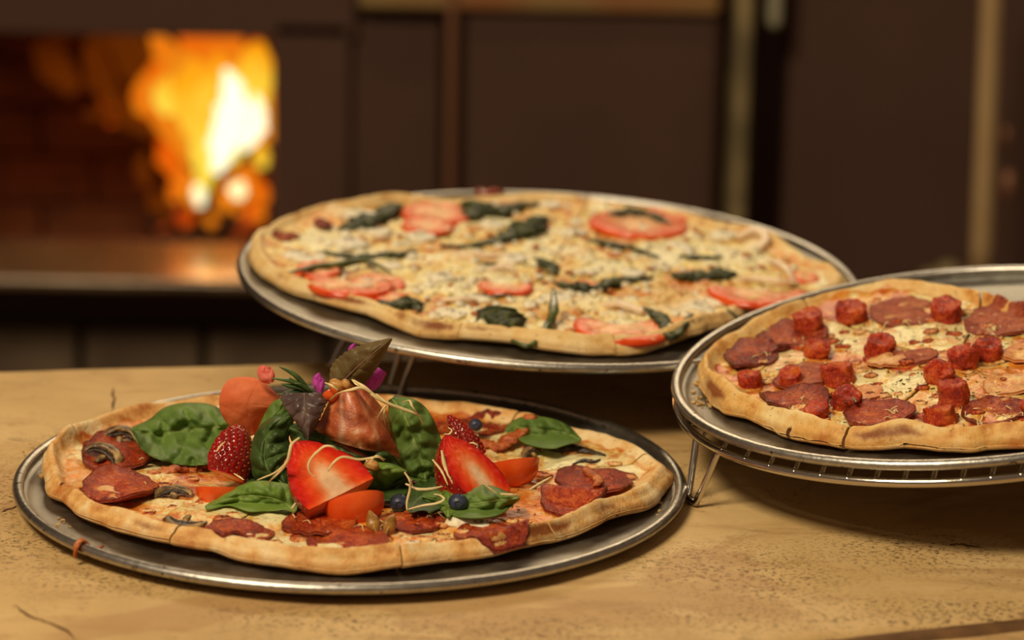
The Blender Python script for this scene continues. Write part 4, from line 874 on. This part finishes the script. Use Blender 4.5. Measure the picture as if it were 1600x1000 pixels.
# ================================================================== THE SALAD HEAPED ON THE FRONT PIZZA
def leaf(name, label, cat, mid, wl, wr, mat, dl=0.0, dr=0.0, q=.0012, veins=6, group=None, seed=0, nu=56, nv=29, wave=.0, droop=0.0, th=.00035, jag=0, stem=None, smat=None, midw=.06, fold=0.0):
    """mid: midrib points (px, py, depth Y) base to tip; wl / wr: half widths left and right of it; dl / dr: how far each edge bends back"""
    M_ = catmull(mid, nu); t = np.linspace(0, 1, nu)
    tan = np.gradient(M_[:, :2], axis=0); tan /= np.linalg.norm(tan, axis=1)[:, None]+1e-9
    perp = np.stack([-tan[:, 1], tan[:, 0]], -1)
    ip = lambda w_: np.interp(t, np.linspace(0, 1, len(w_)), w_) if len(w_) < 4 else catmull(np.array(w_, float)[:, None], nu)[:, 0]
    L, R_ = np.maximum(ip(wl), .3), np.maximum(ip(wr), .3)
    s = np.linspace(-1, 1, nv)
    V = np.zeros((nu, nv, 3)); vein = np.zeros((nu, nv))
    for j, sj in enumerate(s):
        w_ = np.where(sj < 0, L, R_)*abs(sj); sg = -1 if sj < 0 else 1
        if jag: w_ = w_*(1 + jag*abs(sj)**4*((t*veins*2.2) % 1 - .5))
        px = M_[:, 0] + perp[:, 0]*w_*sg; py = M_[:, 1] + perp[:, 1]*w_*sg
        ph = t*veins - abs(sj)*veins*.16 + .15*sg
        pv = np.abs(np.sin(math.pi*ph)); vj = np.exp(-(pv/.10)**2)*(1-.5*abs(sj)); vm = np.exp(-(sj/midw)**2)
        vein[:, j] = np.clip(vj*.55 + vm, 0, 1)*(.25 if cat == 'petal' else 1)
        puff = (pv**.6)*np.clip(abs(sj)*4, 0, 1)*np.clip((1-abs(sj))*3, 0, 1)*np.sin(np.clip(t, 0.02, .98)*math.pi)**.4
        dY = (dl if sj < 0 else dr)*abs(sj)**1.6 - q*puff + fold*abs(sj)
        dY = dY + q*1.2*noise(px*.045+seed*9, py*.045, 0, seed) + q*.8*noise(px*.11+seed, py*.11, 0, seed+1) + wave*abs(sj)**2*np.sin(t*13+seed+sg)
        for i in range(nu): V[i, j] = satY(px[i], py[i], M_[i, 2] + dY[i])
        V[:, j, 2] += wave*.5*abs(sj)**2*np.sin(t*11+seed*2+sg)
    pts = V.reshape(-1, 3); c = pts[np.argmin(pts[:, 2])].copy() if False else pts.mean(0); 
    e = empty(name, label, cat, group, loc=tuple(c))
    o = mesh('blade', pts-c, gridf(nu, nv), mat, e, attrs={'vein': vein.ravel()}, solid=th)
    mr = V[:, nv//2] - c
    if cat != 'petal': vv, ff = sweep(mr[1:-3] + np.array([0, -.0002, 0]), [.0005, .0004, .0002], k=6, raw=True); mesh('midrib', vv, ff, smat or mat, e, attrs={'vein': np.ones(len(vv))})
    if stem:
        P = np.array([atY(*p) for p in stem]) - c; vv, ff = sweep(P, [.0010, .0008], 12, 7); mesh('stem', vv, ff, smat or mat, e, attrs={'vein': np.ones(len(vv))*.7})
    return e
def patch(rows, nu=46, nv=46, rough=0, seed=0, fr=60):
    G = np.array([catmull(r, nv) for r in rows]); H = np.stack([catmull(G[:, j], nu) for j in range(nv)], 1)
    V = np.zeros((nu, nv, 3))
    for i in range(nu):
        for j in range(nv):
            V[i, j] = atY(*H[i, j])
    if rough: V[..., 1] += rough*fbm(V[..., 0]*fr, V[..., 2]*fr, 0, 3, seed); V[..., 2] += rough*.5*noise(V[..., 0]*fr*2, V[..., 2]*fr*2, 5, seed)
    return V.reshape(-1, 3), gridf(nu, nv)

def surfY(py, z=.0125):
    return (CAM[2]-z)/math.tan(PITCH + math.atan((py-500)/FPX)) + CAM[1]
def satY(px, py, Y):          # never below the face of the pizza
    return atY(px, py, min(Y, surfY(py) - .001))
# spinach
leaf('spinach_leaf', 'large flat spinach leaf lying on the left crust of the front pizza', 'leaf', [(371, 664, .028), (330, 669, .030), (285, 673, .030), (240, 678, .030), (205, 670, .034)],
     [8, 50, 56, 50, 30, 2][::1], [8, 34, 42, 40, 24, 2], m_spin, dl=-.030, dr=.020, q=.0036, veins=5, seed=1)
leaf('spinach_leaf', 'dark upright spinach leaf behind the centre strawberry, left of the ham', 'leaf', [(448, 760, -.030), (420, 735, -.030), (413, 705, -.026), (425, 670, -.018), (462, 640, -.010)],
     [2, 26, 22, 16, 3], [8, 30, 42, 34, 4], m_spin3, dl=.010, dr=.004, q=.0022, veins=5, seed=2)
leaf('spinach_leaf', 'tall glossy spinach leaf leaning right of the cured ham', 'leaf', [(612, 622, -.004), (632, 650, -.010), (648, 690, -.014), (660, 725, -.018), (665, 757, -.020)],
     [6, 34, 40, 34, 3][::1], [6, 30, 34, 44, 4], m_spin, dl=.006, dr=.008, q=.0024, veins=6, seed=3)
leaf('spinach_leaf', 'bright spinach leaf curling out at the front left foot of the salad', 'leaf', [(462, 800, -.056), (440, 784, -.056), (405, 775, -.056), (360, 778, -.054), (321, 794, -.058)],
     [3, 12, 20, 26, 10, 2], [4, 30, 24, 20, 10, 2], m_spin2, dl=.004, dr=.010, q=.0018, veins=5, seed=4, wave=.001)
leaf('spinach_leaf', 'folded spinach leaf right of the centre strawberry with a bright upper lip', 'leaf', [(524, 778, -.036), (545, 758, -.038), (578, 742, -.040), (610, 734, -.040), (636, 738, -.038)],
     [3, 16, 18, 10, 2], [3, 20, 26, 30, 4], m_spin2, dl=.006, dr=.010, q=.0016, veins=4, seed=5)
leaf('spinach_leaf', 'dark underside of the spinach leaf hanging left of the tall leaf', 'leaf', [(560, 775, -.030), (590, 765, -.031), (618, 756, -.032), (636, 745, -.032)],
     [3, 14, 16, 6], [3, 18, 24, 10], m_spin3, dl=.006, dr=.006, q=.0016, veins=4, seed=6)
leaf('spinach_leaf', 'spinach leaf lying apart on the right of the front pizza', 'leaf', [(908, 688, .050), (880, 676, .050), (850, 672, .050), (815, 668, .052), (790, 672, .056)],
     [2, 24, 28, 22, 3], [2, 14, 20, 16, 3], m_spin, dl=.006, dr=.008, q=.0016, veins=5, seed=7)
leaf('spinach_leaf', 'wide spinach leaf at the front right foot of the salad by the blueberry', 'leaf', [(812, 778, -.060), (775, 782, -.062), (735, 788, -.062), (700, 784, -.056), (660, 776, -.050)],
     [3, 22, 24, 16, 3], [3, 20, 30, 20, 4], m_spin, dl=.004, dr=.012, q=.0020, veins=5, seed=8, wave=.0012)
leaf('spinach_leaf', 'bright spinach leaf behind the blueberry under the right strawberry', 'leaf', [(700, 808, -.060), (702, 790, -.056), (712, 770, -.052), (722, 752, -.048)],
     [2, 14, 18, 6], [2, 16, 18, 4], m_spin2, dl=.004, dr=.008, q=.0014, veins=4, seed=9)
leaf('spinach_leaf', 'shaded spinach leaf low between the centre strawberry and the tall leaf', 'leaf', [(640, 800, -.024), (655, 780, -.022), (690, 765, -.020), (715, 750, -.018)],
     [3, 22, 26, 8], [3, 26, 24, 8], m_spin3, dl=.006, dr=.008, q=.0016, veins=4, seed=10)
leaf('spinach_leaf', 'shaded spinach leaf under the cured ham behind the centre strawberry', 'leaf', [(452, 668, -.014), (490, 685, -.018), (530, 695, -.022), (580, 715, -.024), (625, 735, -.024)],
     [6, 30, 34, 30, 6], [6, 40, 44, 36, 6], m_spin3, dl=.004, dr=.006, q=.0022, veins=5, seed=11)
leaf('spinach_leaf', 'spinach leaf with its edge showing between the orange petal and the dark leaf', 'leaf', [(400, 690, -.002), (420, 665, -.004), (440, 640, -.004), (452, 622, -.002)],
     [3, 14, 18, 6], [3, 18, 20, 6], m_spin, dl=.004, dr=.006, q=.0014, veins=4, seed=12)
leaf('spinach_leaf', 'dark spinach leaf lying under the left and centre strawberries', 'leaf', [(385, 760, -.012), (410, 752, -.020), (440, 756, -.026), (475, 775, -.030)],
     [4, 22, 26, 8], [4, 26, 32, 8], m_spin3, dl=.004, dr=.006, q=.0018, veins=4, seed=13)

# the other leaves and petals
leaf('basil_leaf', 'large pointed bronze leaf standing at the top of the salad', 'leaf', [(522, 612, -.006), (540, 592, -.006), (558, 574, -.008), (582, 553, -.010), (612, 529, -.012)],
     [10, 30, 30, 20, 1.2], [10, 26, 26, 18, 1.2], m_purp2, dl=.004, dr=.004, q=.0007, veins=6, seed=14, jag=.10, midw=.035)
leaf('basil_leaf', 'small glossy purple basil leaf left of the cured ham', 'leaf', [(476, 614, -.022), (476, 632, -.028), (478, 655, -.032), (482, 687, -.034)],
     [38, 34, 22, 1], [40, 33, 18, 1], m_purp, dl=.005, dr=.004, q=.0011, veins=4, seed=15, jag=.10, midw=.05)
leaf('petal', 'round orange nasturtium petal behind the left strawberry', 'petal', [(396, 680, .012), (388, 655, .008), (388, 630, .006), (398, 608, .008), (405, 594, .012)],
     [6, 34, 46, 38, 10], [6, 26, 46, 54, 12], m_nast, dl=.003, dr=.003, q=.0003, veins=4, seed=16, midw=.03)
leaf('petal', 'small pink petal standing on top of the orange petal', 'petal', [(424, 598, .004), (420, 590, .004), (414, 580, .005), (416, 572, .006)],
     [4, 13, 12, 5], [4, 10, 12, 7], m_pink, dl=.001, dr=.001, q=.0006, veins=2, seed=17)
leaf('petal', 'magenta petal at the left foot of the large bronze leaf', 'petal', [(501, 614, .000), (499, 602, .000), (497, 592, .001), (499, 583, .002)],
     [3, 9, 8, 1], [3, 8, 8, 1], m_mag, dl=.001, dr=.001, q=.0004, veins=2, seed=18)
leaf('petal', 'larger magenta petal right of the large bronze leaf', 'petal', [(570, 612, .000), (580, 602, .000), (588, 592, .001), (597, 578, .003)],
     [3, 11, 13, 7], [3, 9, 10, 8], m_mag, dl=.001, dr=.002, q=.0006, veins=2, seed=19)
leaf('petal', 'tip of a magenta petal peeping over the large bronze leaf', 'petal', [(560, 570, .006), (556, 556, .006), (552, 546, .006), (554, 537, .006)],
     [5, 9, 8, 1], [5, 7, 5, 1], m_mag, dl=.001, dr=.001, q=.0004, veins=2, seed=20)
# rosemary
q0 = atY(486, 618, -.016); rs_e = empty('rosemary_sprig', 'short rosemary sprig with narrow green needles between the petals', 'herb', loc=tuple(q0))
for pts, r_ in [([(487, 616), (475, 605), (455, 596), (425, 591)], .0014), ([(486, 614), (470, 594), (455, 582), (437, 573)], .0014), ([(482, 612), (468, 602), (452, 590)], .0012), ([(484, 618), (465, 612), (448, 614), (435, 617)], .0013), ([(489, 617), (480, 608), (468, 600), (460, 599)], .0016), ([(480, 610), (472, 598), (462, 588), (456, 584)], .0014), ([(484, 616), (470, 607), (452, 603), (440, 600)], .0015)]:
    P = np.array([atY(x, y, -.016 - .0012*i) for i, (x, y) in enumerate(pts)]) - q0; V, F = sweep(P, [r_*.9, r_*1.3, r_*1.2, r_*.4], 18, 8, .6); mesh('needle', V, F, m_rose, rs_e)
V, F = sweep([(0, 0, 0), (-.001, .004, -.008), (0, .006, -.014)], .0012, 8, 7); mesh('stem', V, F, m_rose, rs_e)

# cured ham
def rowsY(rows): return [[(x, y, Y) for x, y, Y in r] for r in rows]
q0 = atY(555, 660, -.02); ham = empty('cured_ham_slice', 'folded slice of glossy cured ham draped like a tent on the salad', 'ham', loc=tuple(q0))
V, F = patch([[(526, 610, -.012), (538, 599, -.016), (549, 601, -.016), (556, 611, -.012)],
              [(512, 634, -.018), (536, 626, -.022), (556, 624, -.022), (571, 630, -.016)],
              [(500, 658, -.020), (530, 656, -.026), (565, 652, -.027), (592, 655, -.020)],
              [(492, 672, -.020), (530, 678, -.029), (580, 682, -.030), (612, 684, -.022)],
              [(490, 679, -.012), (528, 690, -.026), (582, 706, -.028), (627, 716, -.018)]], rough=.0011, seed=3, fr=75)
_v = np.tile(np.linspace(0, 1, 46), 46); _u = np.repeat(np.linspace(0, 1, 46), 46)
fat = np.exp(-((_v-.30-.10*_u+.03*np.sin(_u*9))/.035)**2) + .6*np.exp(-((_v-.80+.06*_u)/.03)**2) + .7*np.exp(-((_u-1)/.03)**2)
mesh('outer_fold', V-q0, F, m_prosc, ham, solid=.0009, attrs={'fat': fat*(.6+.5*noise(V[:, 0]*180, V[:, 2]*180))})
V, F = patch([[(550, 604, -.008), (566, 610, -.010), (582, 622, -.006)], [(556, 630, -.010), (580, 640, -.014), (604, 650, -.006)], [(575, 665, -.014), (598, 675, -.016), (614, 690, -.010)]], 26, 26, .0008, 4)
mesh('inner_fold', V-q0, F, m_prosc, ham, solid=.0009)
V, F = patch([[(500, 676, -.014), (530, 688, -.020), (560, 700, -.020)], [(520, 690, -.020), (545, 702, -.026), (575, 712, -.024)], [(540, 704, -.022), (560, 712, -.026), (590, 724, -.022)]], 22, 22, .0012, 5)
mesh('lower_fold', V-q0, F, m_prosc, ham, solid=.0009)

# strawberries
def strawberry(label, base, tip, wpx, nrm, half=True, seed=0, bulge=.85, taper=1.7, group=None, bw=.80):
    A, B = atY(*base), atY(*tip); ax = (B-A); L = np.linalg.norm(ax); ax /= L
    k = (base[2]-CAM[1])/FPX*1.03; W = wpx*.5*k
    n = np.array(nrm, float); n -= (n@ax)*ax; n /= np.linalg.norm(n); sd = np.cross(n, ax)
    def prof(t):
        t = np.clip(t, 0, 1); return np.where(t < .28, bw+(1-bw)*np.sin(t/.28*math.pi/2), np.clip(1-((t-.28)/.72)**taper, 0, 1)**.62)
    tt = 1-(1-np.linspace(0, 1, 64))**1.5; ph = np.linspace(0, math.pi if half else 2*math.pi, 72 if half else 120)
    r = (prof(tt)*W)[:, None]; X = np.repeat((tt*L)[:, None], len(ph), 1)
    Yy = r*np.cos(ph)[None]; Z = -bulge*r*np.sin(ph)[None]
    seeds = []
    for i in range(11):
        t = .06 + i*.085; wv = float(prof(t))
        if t > .99: break
        m_ = max(3, int(round(10*wv))) if half else max(4, int(18*wv))
        for j in range(m_):
            p = (j + (.5 if i % 2 else .0) + .25)/m_*(math.pi if half else 2*math.pi)
            if p < ph[-1]-.05: seeds.append((t, p))
    SP = np.array([(t*L, float(prof(t))*W*math.cos(p), -bulge*float(prof(t))*W*math.sin(p)) for t, p in seeds])
    P = np.stack([X, Yy, Z], -1).reshape(-1, 3); D = np.sqrt(((P[:, None]-SP[None])**2).sum(-1)).min(1)
    nr_ = P*np.array([0, 1, 1]); nr_ /= np.linalg.norm(nr_, axis=1)[:, None]+1e-9
    P2 = P - nr_*(.00075*np.exp(-(D/.0010)**2))[:, None] + nr_*(.0004*noise(P[:, 0]*200, P[:, 1]*200, P[:, 2]*200, seed))[:, None]
    e = empty('strawberry_half' if half else 'strawberry', label, 'strawberry', group, loc=tuple(A))
    Tm = lambda Q: Q[:, :1]*ax + Q[:, 1:2]*sd + Q[:, 2:3]*n
    mesh('skin', Tm(P2), gridf(64, len(ph)), m_sskin, e, attrs={'dim': np.exp(-(D/.0009)**2)})
    sv = []
    for q_ in SP:
        V, F = blob((.00062, .00042, .00042), 1, 6, 0); out = q_*np.array([0, 1, 1]); out = out/(np.linalg.norm(out)+1e-9); sv.append((V + q_ - out*.00040, F))
    V, F = join(sv); mesh('seeds', Tm(V), F, m_sseed, e, kind='stuff')
    u = np.linspace(0, 1, 46); s = np.linspace(-1, 1, 41)
    u = 1-(1-u)**1.4
    U, Sx = np.meshgrid(u, s, indexing='ij'); pr = prof(U)*W
    cv = .0008*(1-Sx**2)*np.sin(U*math.pi)
    Q = np.stack([U*L, Sx*pr, cv + .00025*noise(U*20, Sx*9, 0, seed)], -1).reshape(-1, 3)
    d = np.minimum((1-np.abs(Sx))*prof(U), (1-U)*1.5)
    core = np.exp(-((U-.18)/.46)**2)*np.exp(-(Sx/.36)**2)*.52 + np.exp(-(U/.07)**2)*.25
    ed = np.clip(d*.52 + core, 0, 1)
    if half:
        mesh('flesh', Tm(Q), gridf(46, 41), m_sflesh, e, attrs={'edge': ed.ravel()})
    # base cut
    a = np.linspace(0, ph[-1], 40); pr0 = float(prof(0))*W
    V = np.vstack([[[0, 0, -bulge*pr0*.4 if half else 0]], np.stack([np.zeros(40), pr0*np.cos(a), -bulge*pr0*np.sin(a)], -1)]); F = [(0, i+1, i+2) for i in range(39)] + [(0, 40, 1)]
    mesh('hull_cut', Tm(V), F, m_sflesh, e, attrs={'edge': np.concatenate([[1], np.full(40, .45)])})
    return e
strawberry('halved strawberry at the centre front of the salad, cut face to the camera', (533, 772, -.064), (463, 690, -.046), 138, (.50, -.72, .46), seed=1, taper=1.35, bw=.97, bulge=.85)
strawberry('halved strawberry at the right of the salad with cut face and seeded side showing', (770, 774, -.050), (697, 680, -.032), 112, (.72, -.52, .50), seed=2, bulge=1.3, taper=2.2)
strawberry('dark red strawberry piece at the left of the salad, seeded skin to the camera', (352, 746, -.022), (376, 664, -.008), 84, (-.35, 1, .35), seed=3, bulge=.8, taper=1.8)
strawberry('small strawberry piece behind the right halved strawberry', (748, 714, .002), (700, 648, .006), 46, (-.5, .35, .8), seed=4, bulge=1.0, taper=1.5)

# tomato wedges
def wedge(label, c, r, R3, ang=1.5, sq=(1, 1, 1)):
    n, k = 26, 18; th = np.linspace(0, math.pi, n); ph = np.linspace(-ang/2, ang/2, k)
    V = np.stack([np.sin(th)[:, None]*np.cos(ph), np.sin(th)[:, None]*np.sin(ph), np.repeat(np.cos(th)[:, None], k, 1)], -1).reshape(-1, 3)*r
    F = gridf(n, k); fm = [1]*len(F); N = len(V); ax = np.stack([np.full(n, .12*r)*np.sin(th), np.zeros(n), np.cos(th)*r], -1)
    mids = []
    at = [np.ones(N)]
    VV = [V]; o = N
    for sgn, col in ((-1, 0), (1, k-1)):
        e0 = V.reshape(n, k, 3)[:, col]; g = np.stack([e0*(1-w_) + ax*w_ for w_ in np.linspace(0, 1, 8)], 1).reshape(-1, 3)
        VV.append(g); f = gridf(n, 8, off=o, flip=(sgn < 0)); F += f; fm += [0]*len(f); at.append(np.tile(np.concatenate([[1, .8], np.full(6, .45)]), n)); o += len(g)
    V = np.vstack(VV)*np.array(sq); V = V @ np.array(R3.to_matrix()).T
    e = empty('tomato_wedge', label, 'tomato', loc=tuple(c)); mesh('flesh', V, F, [m_tflesh, m_tskin], e, attrs={'edge': np.concatenate(at)}, fmat=fm); return e
from mathutils import Euler
wedge('bright red tomato wedge at the left foot of the salad', atY(345, 762, -.040), .0105, Euler((0, math.radians(90), math.radians(180))).to_quaternion() @ Quaternion((0, 0, 1), math.radians(70)), 1.4, (1, 1, 1.05))
wedge('red tomato wedge below the centre strawberry', atY(552, 784, -.060), .0132, Quaternion((0, 1, 0), math.radians(72)) @ Quaternion((0, 0, 1), math.radians(-75)), 1.7, (1, 1, 1.05))
wedge('orange red tomato wedge behind the right strawberry', atY(800, 722, -.006), .0125, Quaternion((0, 1, 0), math.radians(80)) @ Quaternion((0, 0, 1), math.radians(-50)), 2.2)
wedge('small red tomato piece beside the nuts under the large bronze leaf', atY(517, 614, -.018), .0042, Quaternion((0, 1, 0), math.radians(60)) @ Quaternion((0, 0, 1), math.radians(-60)), 2.4)

# nuts, seeds, berries
def nut(label, px, py, Y, r, mat=m_nut, name='nut', cat='nut', ang=.3, sq=(1, .8, .72)):
    c = atY(px, py, Y); e = empty(name, label, cat, loc=tuple(c))
    V, F = blob((r*sq[0], r*sq[1], r*sq[2]), int(px), 16, .06, 1.2); V = np.array(V)
    crease = np.exp(-((V[:, 2])/(r*.10))**2)*(V[:, 1] < 0); V *= (1-.12*crease)[:, None]
    mesh('kernel' if cat == 'nut' else 'shell', rot(V, (0, 1, 0), ang), F, mat, e); return e
nut('round toasted nut at the foot of the large bronze leaf', 526, 602, -.018, .0040)
nut('toasted nut half beside the apex of the cured ham', 541, 600, -.020, .0026, ang=.9)
nut('toasted nut on the folded spinach leaf right of the centre strawberry', 581, 727, -.044, .0036)
def pseed(label, pts, w_):
    c = atY(*pts[1]); e = empty('pumpkin_seed', label, 'seed', loc=tuple(c)); P = np.array([atY(*q_) for q_ in pts]) - c
    V, F = sweep(P, [w_*.12, w_*.62, w_, w_*.92, w_*.55, w_*.08], 26, 14, .55, up=(.2, -1, .2)); V = V + (.00018*noise(V[:, 0]*500, V[:, 1]*500, V[:, 2]*200))[:, None]
    mesh('shell', V, F, m_pseed, e); V, F = sweep(P[:, :] + np.array([0, -w_*.5, 0]), [.0002, .0004, .0002], 12, 5); mesh('seam', V, F, m_nut, e)
pseed('tall pumpkin seed standing under the centre strawberry, left of its pair', [(590, 833, -.088), (583, 816, -.085), (577, 797, -.080)], .0032)
pseed('pumpkin seed leaning right of its pair under the salad', [(602, 835, -.088), (609, 819, -.085), (617, 803, -.080)], .0032)
def berry(label, px, py, Y, r):
    c = atY(px, py, Y); e = empty('blueberry', label, 'berry', loc=tuple(c)); V, F = blob((r, r, r*.9), int(px), 18, .02); mesh('fruit', V, F, m_blue, e)
    a = np.linspace(0, 2*math.pi, 26); P = np.stack([r*.32*(1+.12*np.cos(5*a))*np.cos(a), np.full(26, 0), r*.32*np.sin(a)*(1+.12*np.cos(5*a))], -1) + [0, -r*.94, r*.15]
    V, F = sweep(P, r*.07, k=6, raw=True); mesh('crown', V, F, m_blue, e); return e
berry('blueberry tucked in the leaf below the right strawberry', 716, 785, -.062, .0043)
berry('blueberry in the shade between the leaves above the pumpkin seeds', 624, 786, -.052, .0044)
berry('blueberry on the pizza behind the right strawberries', 743, 664, .052, .0034)

# grated cheese strands, each its own thing
SH = [('pale cheese strand arching over the apex of the cured ham', [(516, 625, -.026), (530, 614, -.034), (548, 609, -.038), (565, 606, -.036), (580, 614, -.034), (592, 618, -.030)], .0011),
      ('thick cheese strand running from the ham apex to the tall spinach leaf', [(552, 594, -.024), (568, 604, -.032), (590, 622, -.034), (615, 634, -.030), (638, 642, -.026), (656, 650, -.024)], .0014),
      ('second thick cheese strand beside the strand on the tall spinach leaf', [(588, 616, -.032), (606, 630, -.034), (630, 640, -.030), (652, 648, -.026), (662, 664, -.024)], .0009),
      ('short cheese strand hooked on top of the tall spinach leaf', [(630, 628, -.022), (640, 626, -.026), (645, 636, -.028), (655, 650, -.026)], .0008),
      ('thin cheese strand hanging left in front of the dark fold of ham', [(604, 632, -.034), (596, 642, -.034), (589, 655, -.030)], .0006),
      ('thin cheese strand hanging straight before the dark fold of ham', [(603, 634, -.034), (600, 648, -.034), (602, 664, -.028)], .0006),
      ('short cheese strand by the nut at the top of the salad', [(508, 598, -.022), (518, 602, -.026), (528, 610, -.026)], .0008),
      ('tiny cheese strand standing above the ham apex', [(550, 593, -.024), (556, 600, -.028), (562, 603, -.030)], .0007),
      ('long cheese strand curling down the left edge of the centre strawberry', [(468, 684, -.044), (456, 694, -.048), (453, 706, -.050), (448, 722, -.050), (430, 738, -.048), (402, 750, -.044)], .0009),
      ('second cheese strand lying beside the long strand left of the strawberry', [(452, 715, -.050), (445, 728, -.048), (432, 742, -.046), (416, 756, -.044)], .0008),
      ('curled cheese strand on the upper cut face of the centre strawberry', [(528, 704, -.050), (520, 698, -.052), (508, 697, -.052), (498, 704, -.052), (488, 714, -.053), (482, 726, -.054), (484, 738, -.055), (494, 746, -.055)], .0008),
      ('cheese strand across the right edge of the centre strawberry', [(512, 736, -.056), (522, 722, -.055), (536, 714, -.053), (560, 718, -.050), (576, 716, -.048), (590, 714, -.048), (600, 720, -.046)], .0008),
      ('small looped cheese strand on the folded spinach leaf', [(572, 716, -.046), (576, 724, -.048), (588, 712, -.050), (602, 718, -.046)], .0006),
      ('cheese strand hanging below the folded spinach leaf', [(632, 738, -.044), (640, 750, -.046), (641, 762, -.046), (636, 785, -.048), (636, 798, -.050)], .0008),
      ('broad cheese strand sagging under the tall spinach leaf', [(634, 756, -.040), (652, 764, -.044), (672, 764, -.042), (692, 760, -.038)], .0010),
      ('cheese strand lying along the foot of the salad toward the blueberry', [(638, 796, -.050), (660, 790, -.052), (684, 786, -.052), (694, 780, -.050), (688, 774, -.048), (678, 772, -.046)], .0008),
      ('broad cheese sliver between the tall spinach leaf and the right strawberry', [(690, 704, -.032), (696, 730, -.036), (708, 756, -.040)], .0012),
      ('thin cheese strand left of the sliver by the right strawberry', [(676, 718, -.030), (690, 736, -.036), (700, 758, -.040)], .0008),
      ('cheese strand on the cut face of the right strawberry', [(752, 752, -.048), (764, 762, -.048), (778, 772, -.047)], .0007),
      ('curled cheese strand on top of the rear right strawberry', [(728, 694, -.018), (738, 692, -.020), (746, 696, -.020), (744, 701, -.020)], .0007),
      ('small curled cheese strand at the tip of the right strawberry', [(694, 678, -.026), (702, 678, -.028), (706, 672, -.026), (700, 668, -.024)], .0006),
      ('straight cheese sliver resting on the cheese right of the tomato wedge', [(828, 765, -.020), (845, 755, -.012), (862, 745, -.004)], .0009),
      ('pale cheese sliver on the tip of the front right spinach leaf', [(782, 772, -.052), (800, 773, -.050), (813, 774, -.046)], .0009),
      ('short cheese strand sticking out below the left strawberry', [(366, 740, -.022), (374, 745, -.026), (381, 750, -.028)], .0007),
      ('short cheese strand under the large left spinach leaf', [(309, 712, .028), (308, 720, .026), (307, 728, .022)], .0009),
      ('hooked cheese strand over the lower left spinach leaf', [(462, 786, -.054), (457, 794, -.056), (458, 803, -.054), (461, 809, -.052)], .0007),
      ('cheese strand on the left shoulder of the left strawberry', [(338, 706, -.010), (345, 696, -.010), (352, 690, -.008)], .0006)]
for i, (lb, pts, r_) in enumerate(SH):
    sh = (.017 if pts[0][0] < 620 else .015) if pts[0][1] > 680 and i not in (21, 24, 19) else 0
    P = np.array([satY(p[0], p[1], p[2] - sh) for p in pts]); c = P.mean(0); r_ *= .74; V, F = sweep(P-c, [r_*.7, r_, r_*1.05, r_*.9, r_*.5], 30, 7, .5, up=(.3, -.5, .8), bump=.2, seed=i)
    o = mesh('cheese_strand', V, F, m_shred, None, label=lb, cat='cheese', group='grated cheese strands on the salad'); o.location = tuple(c)
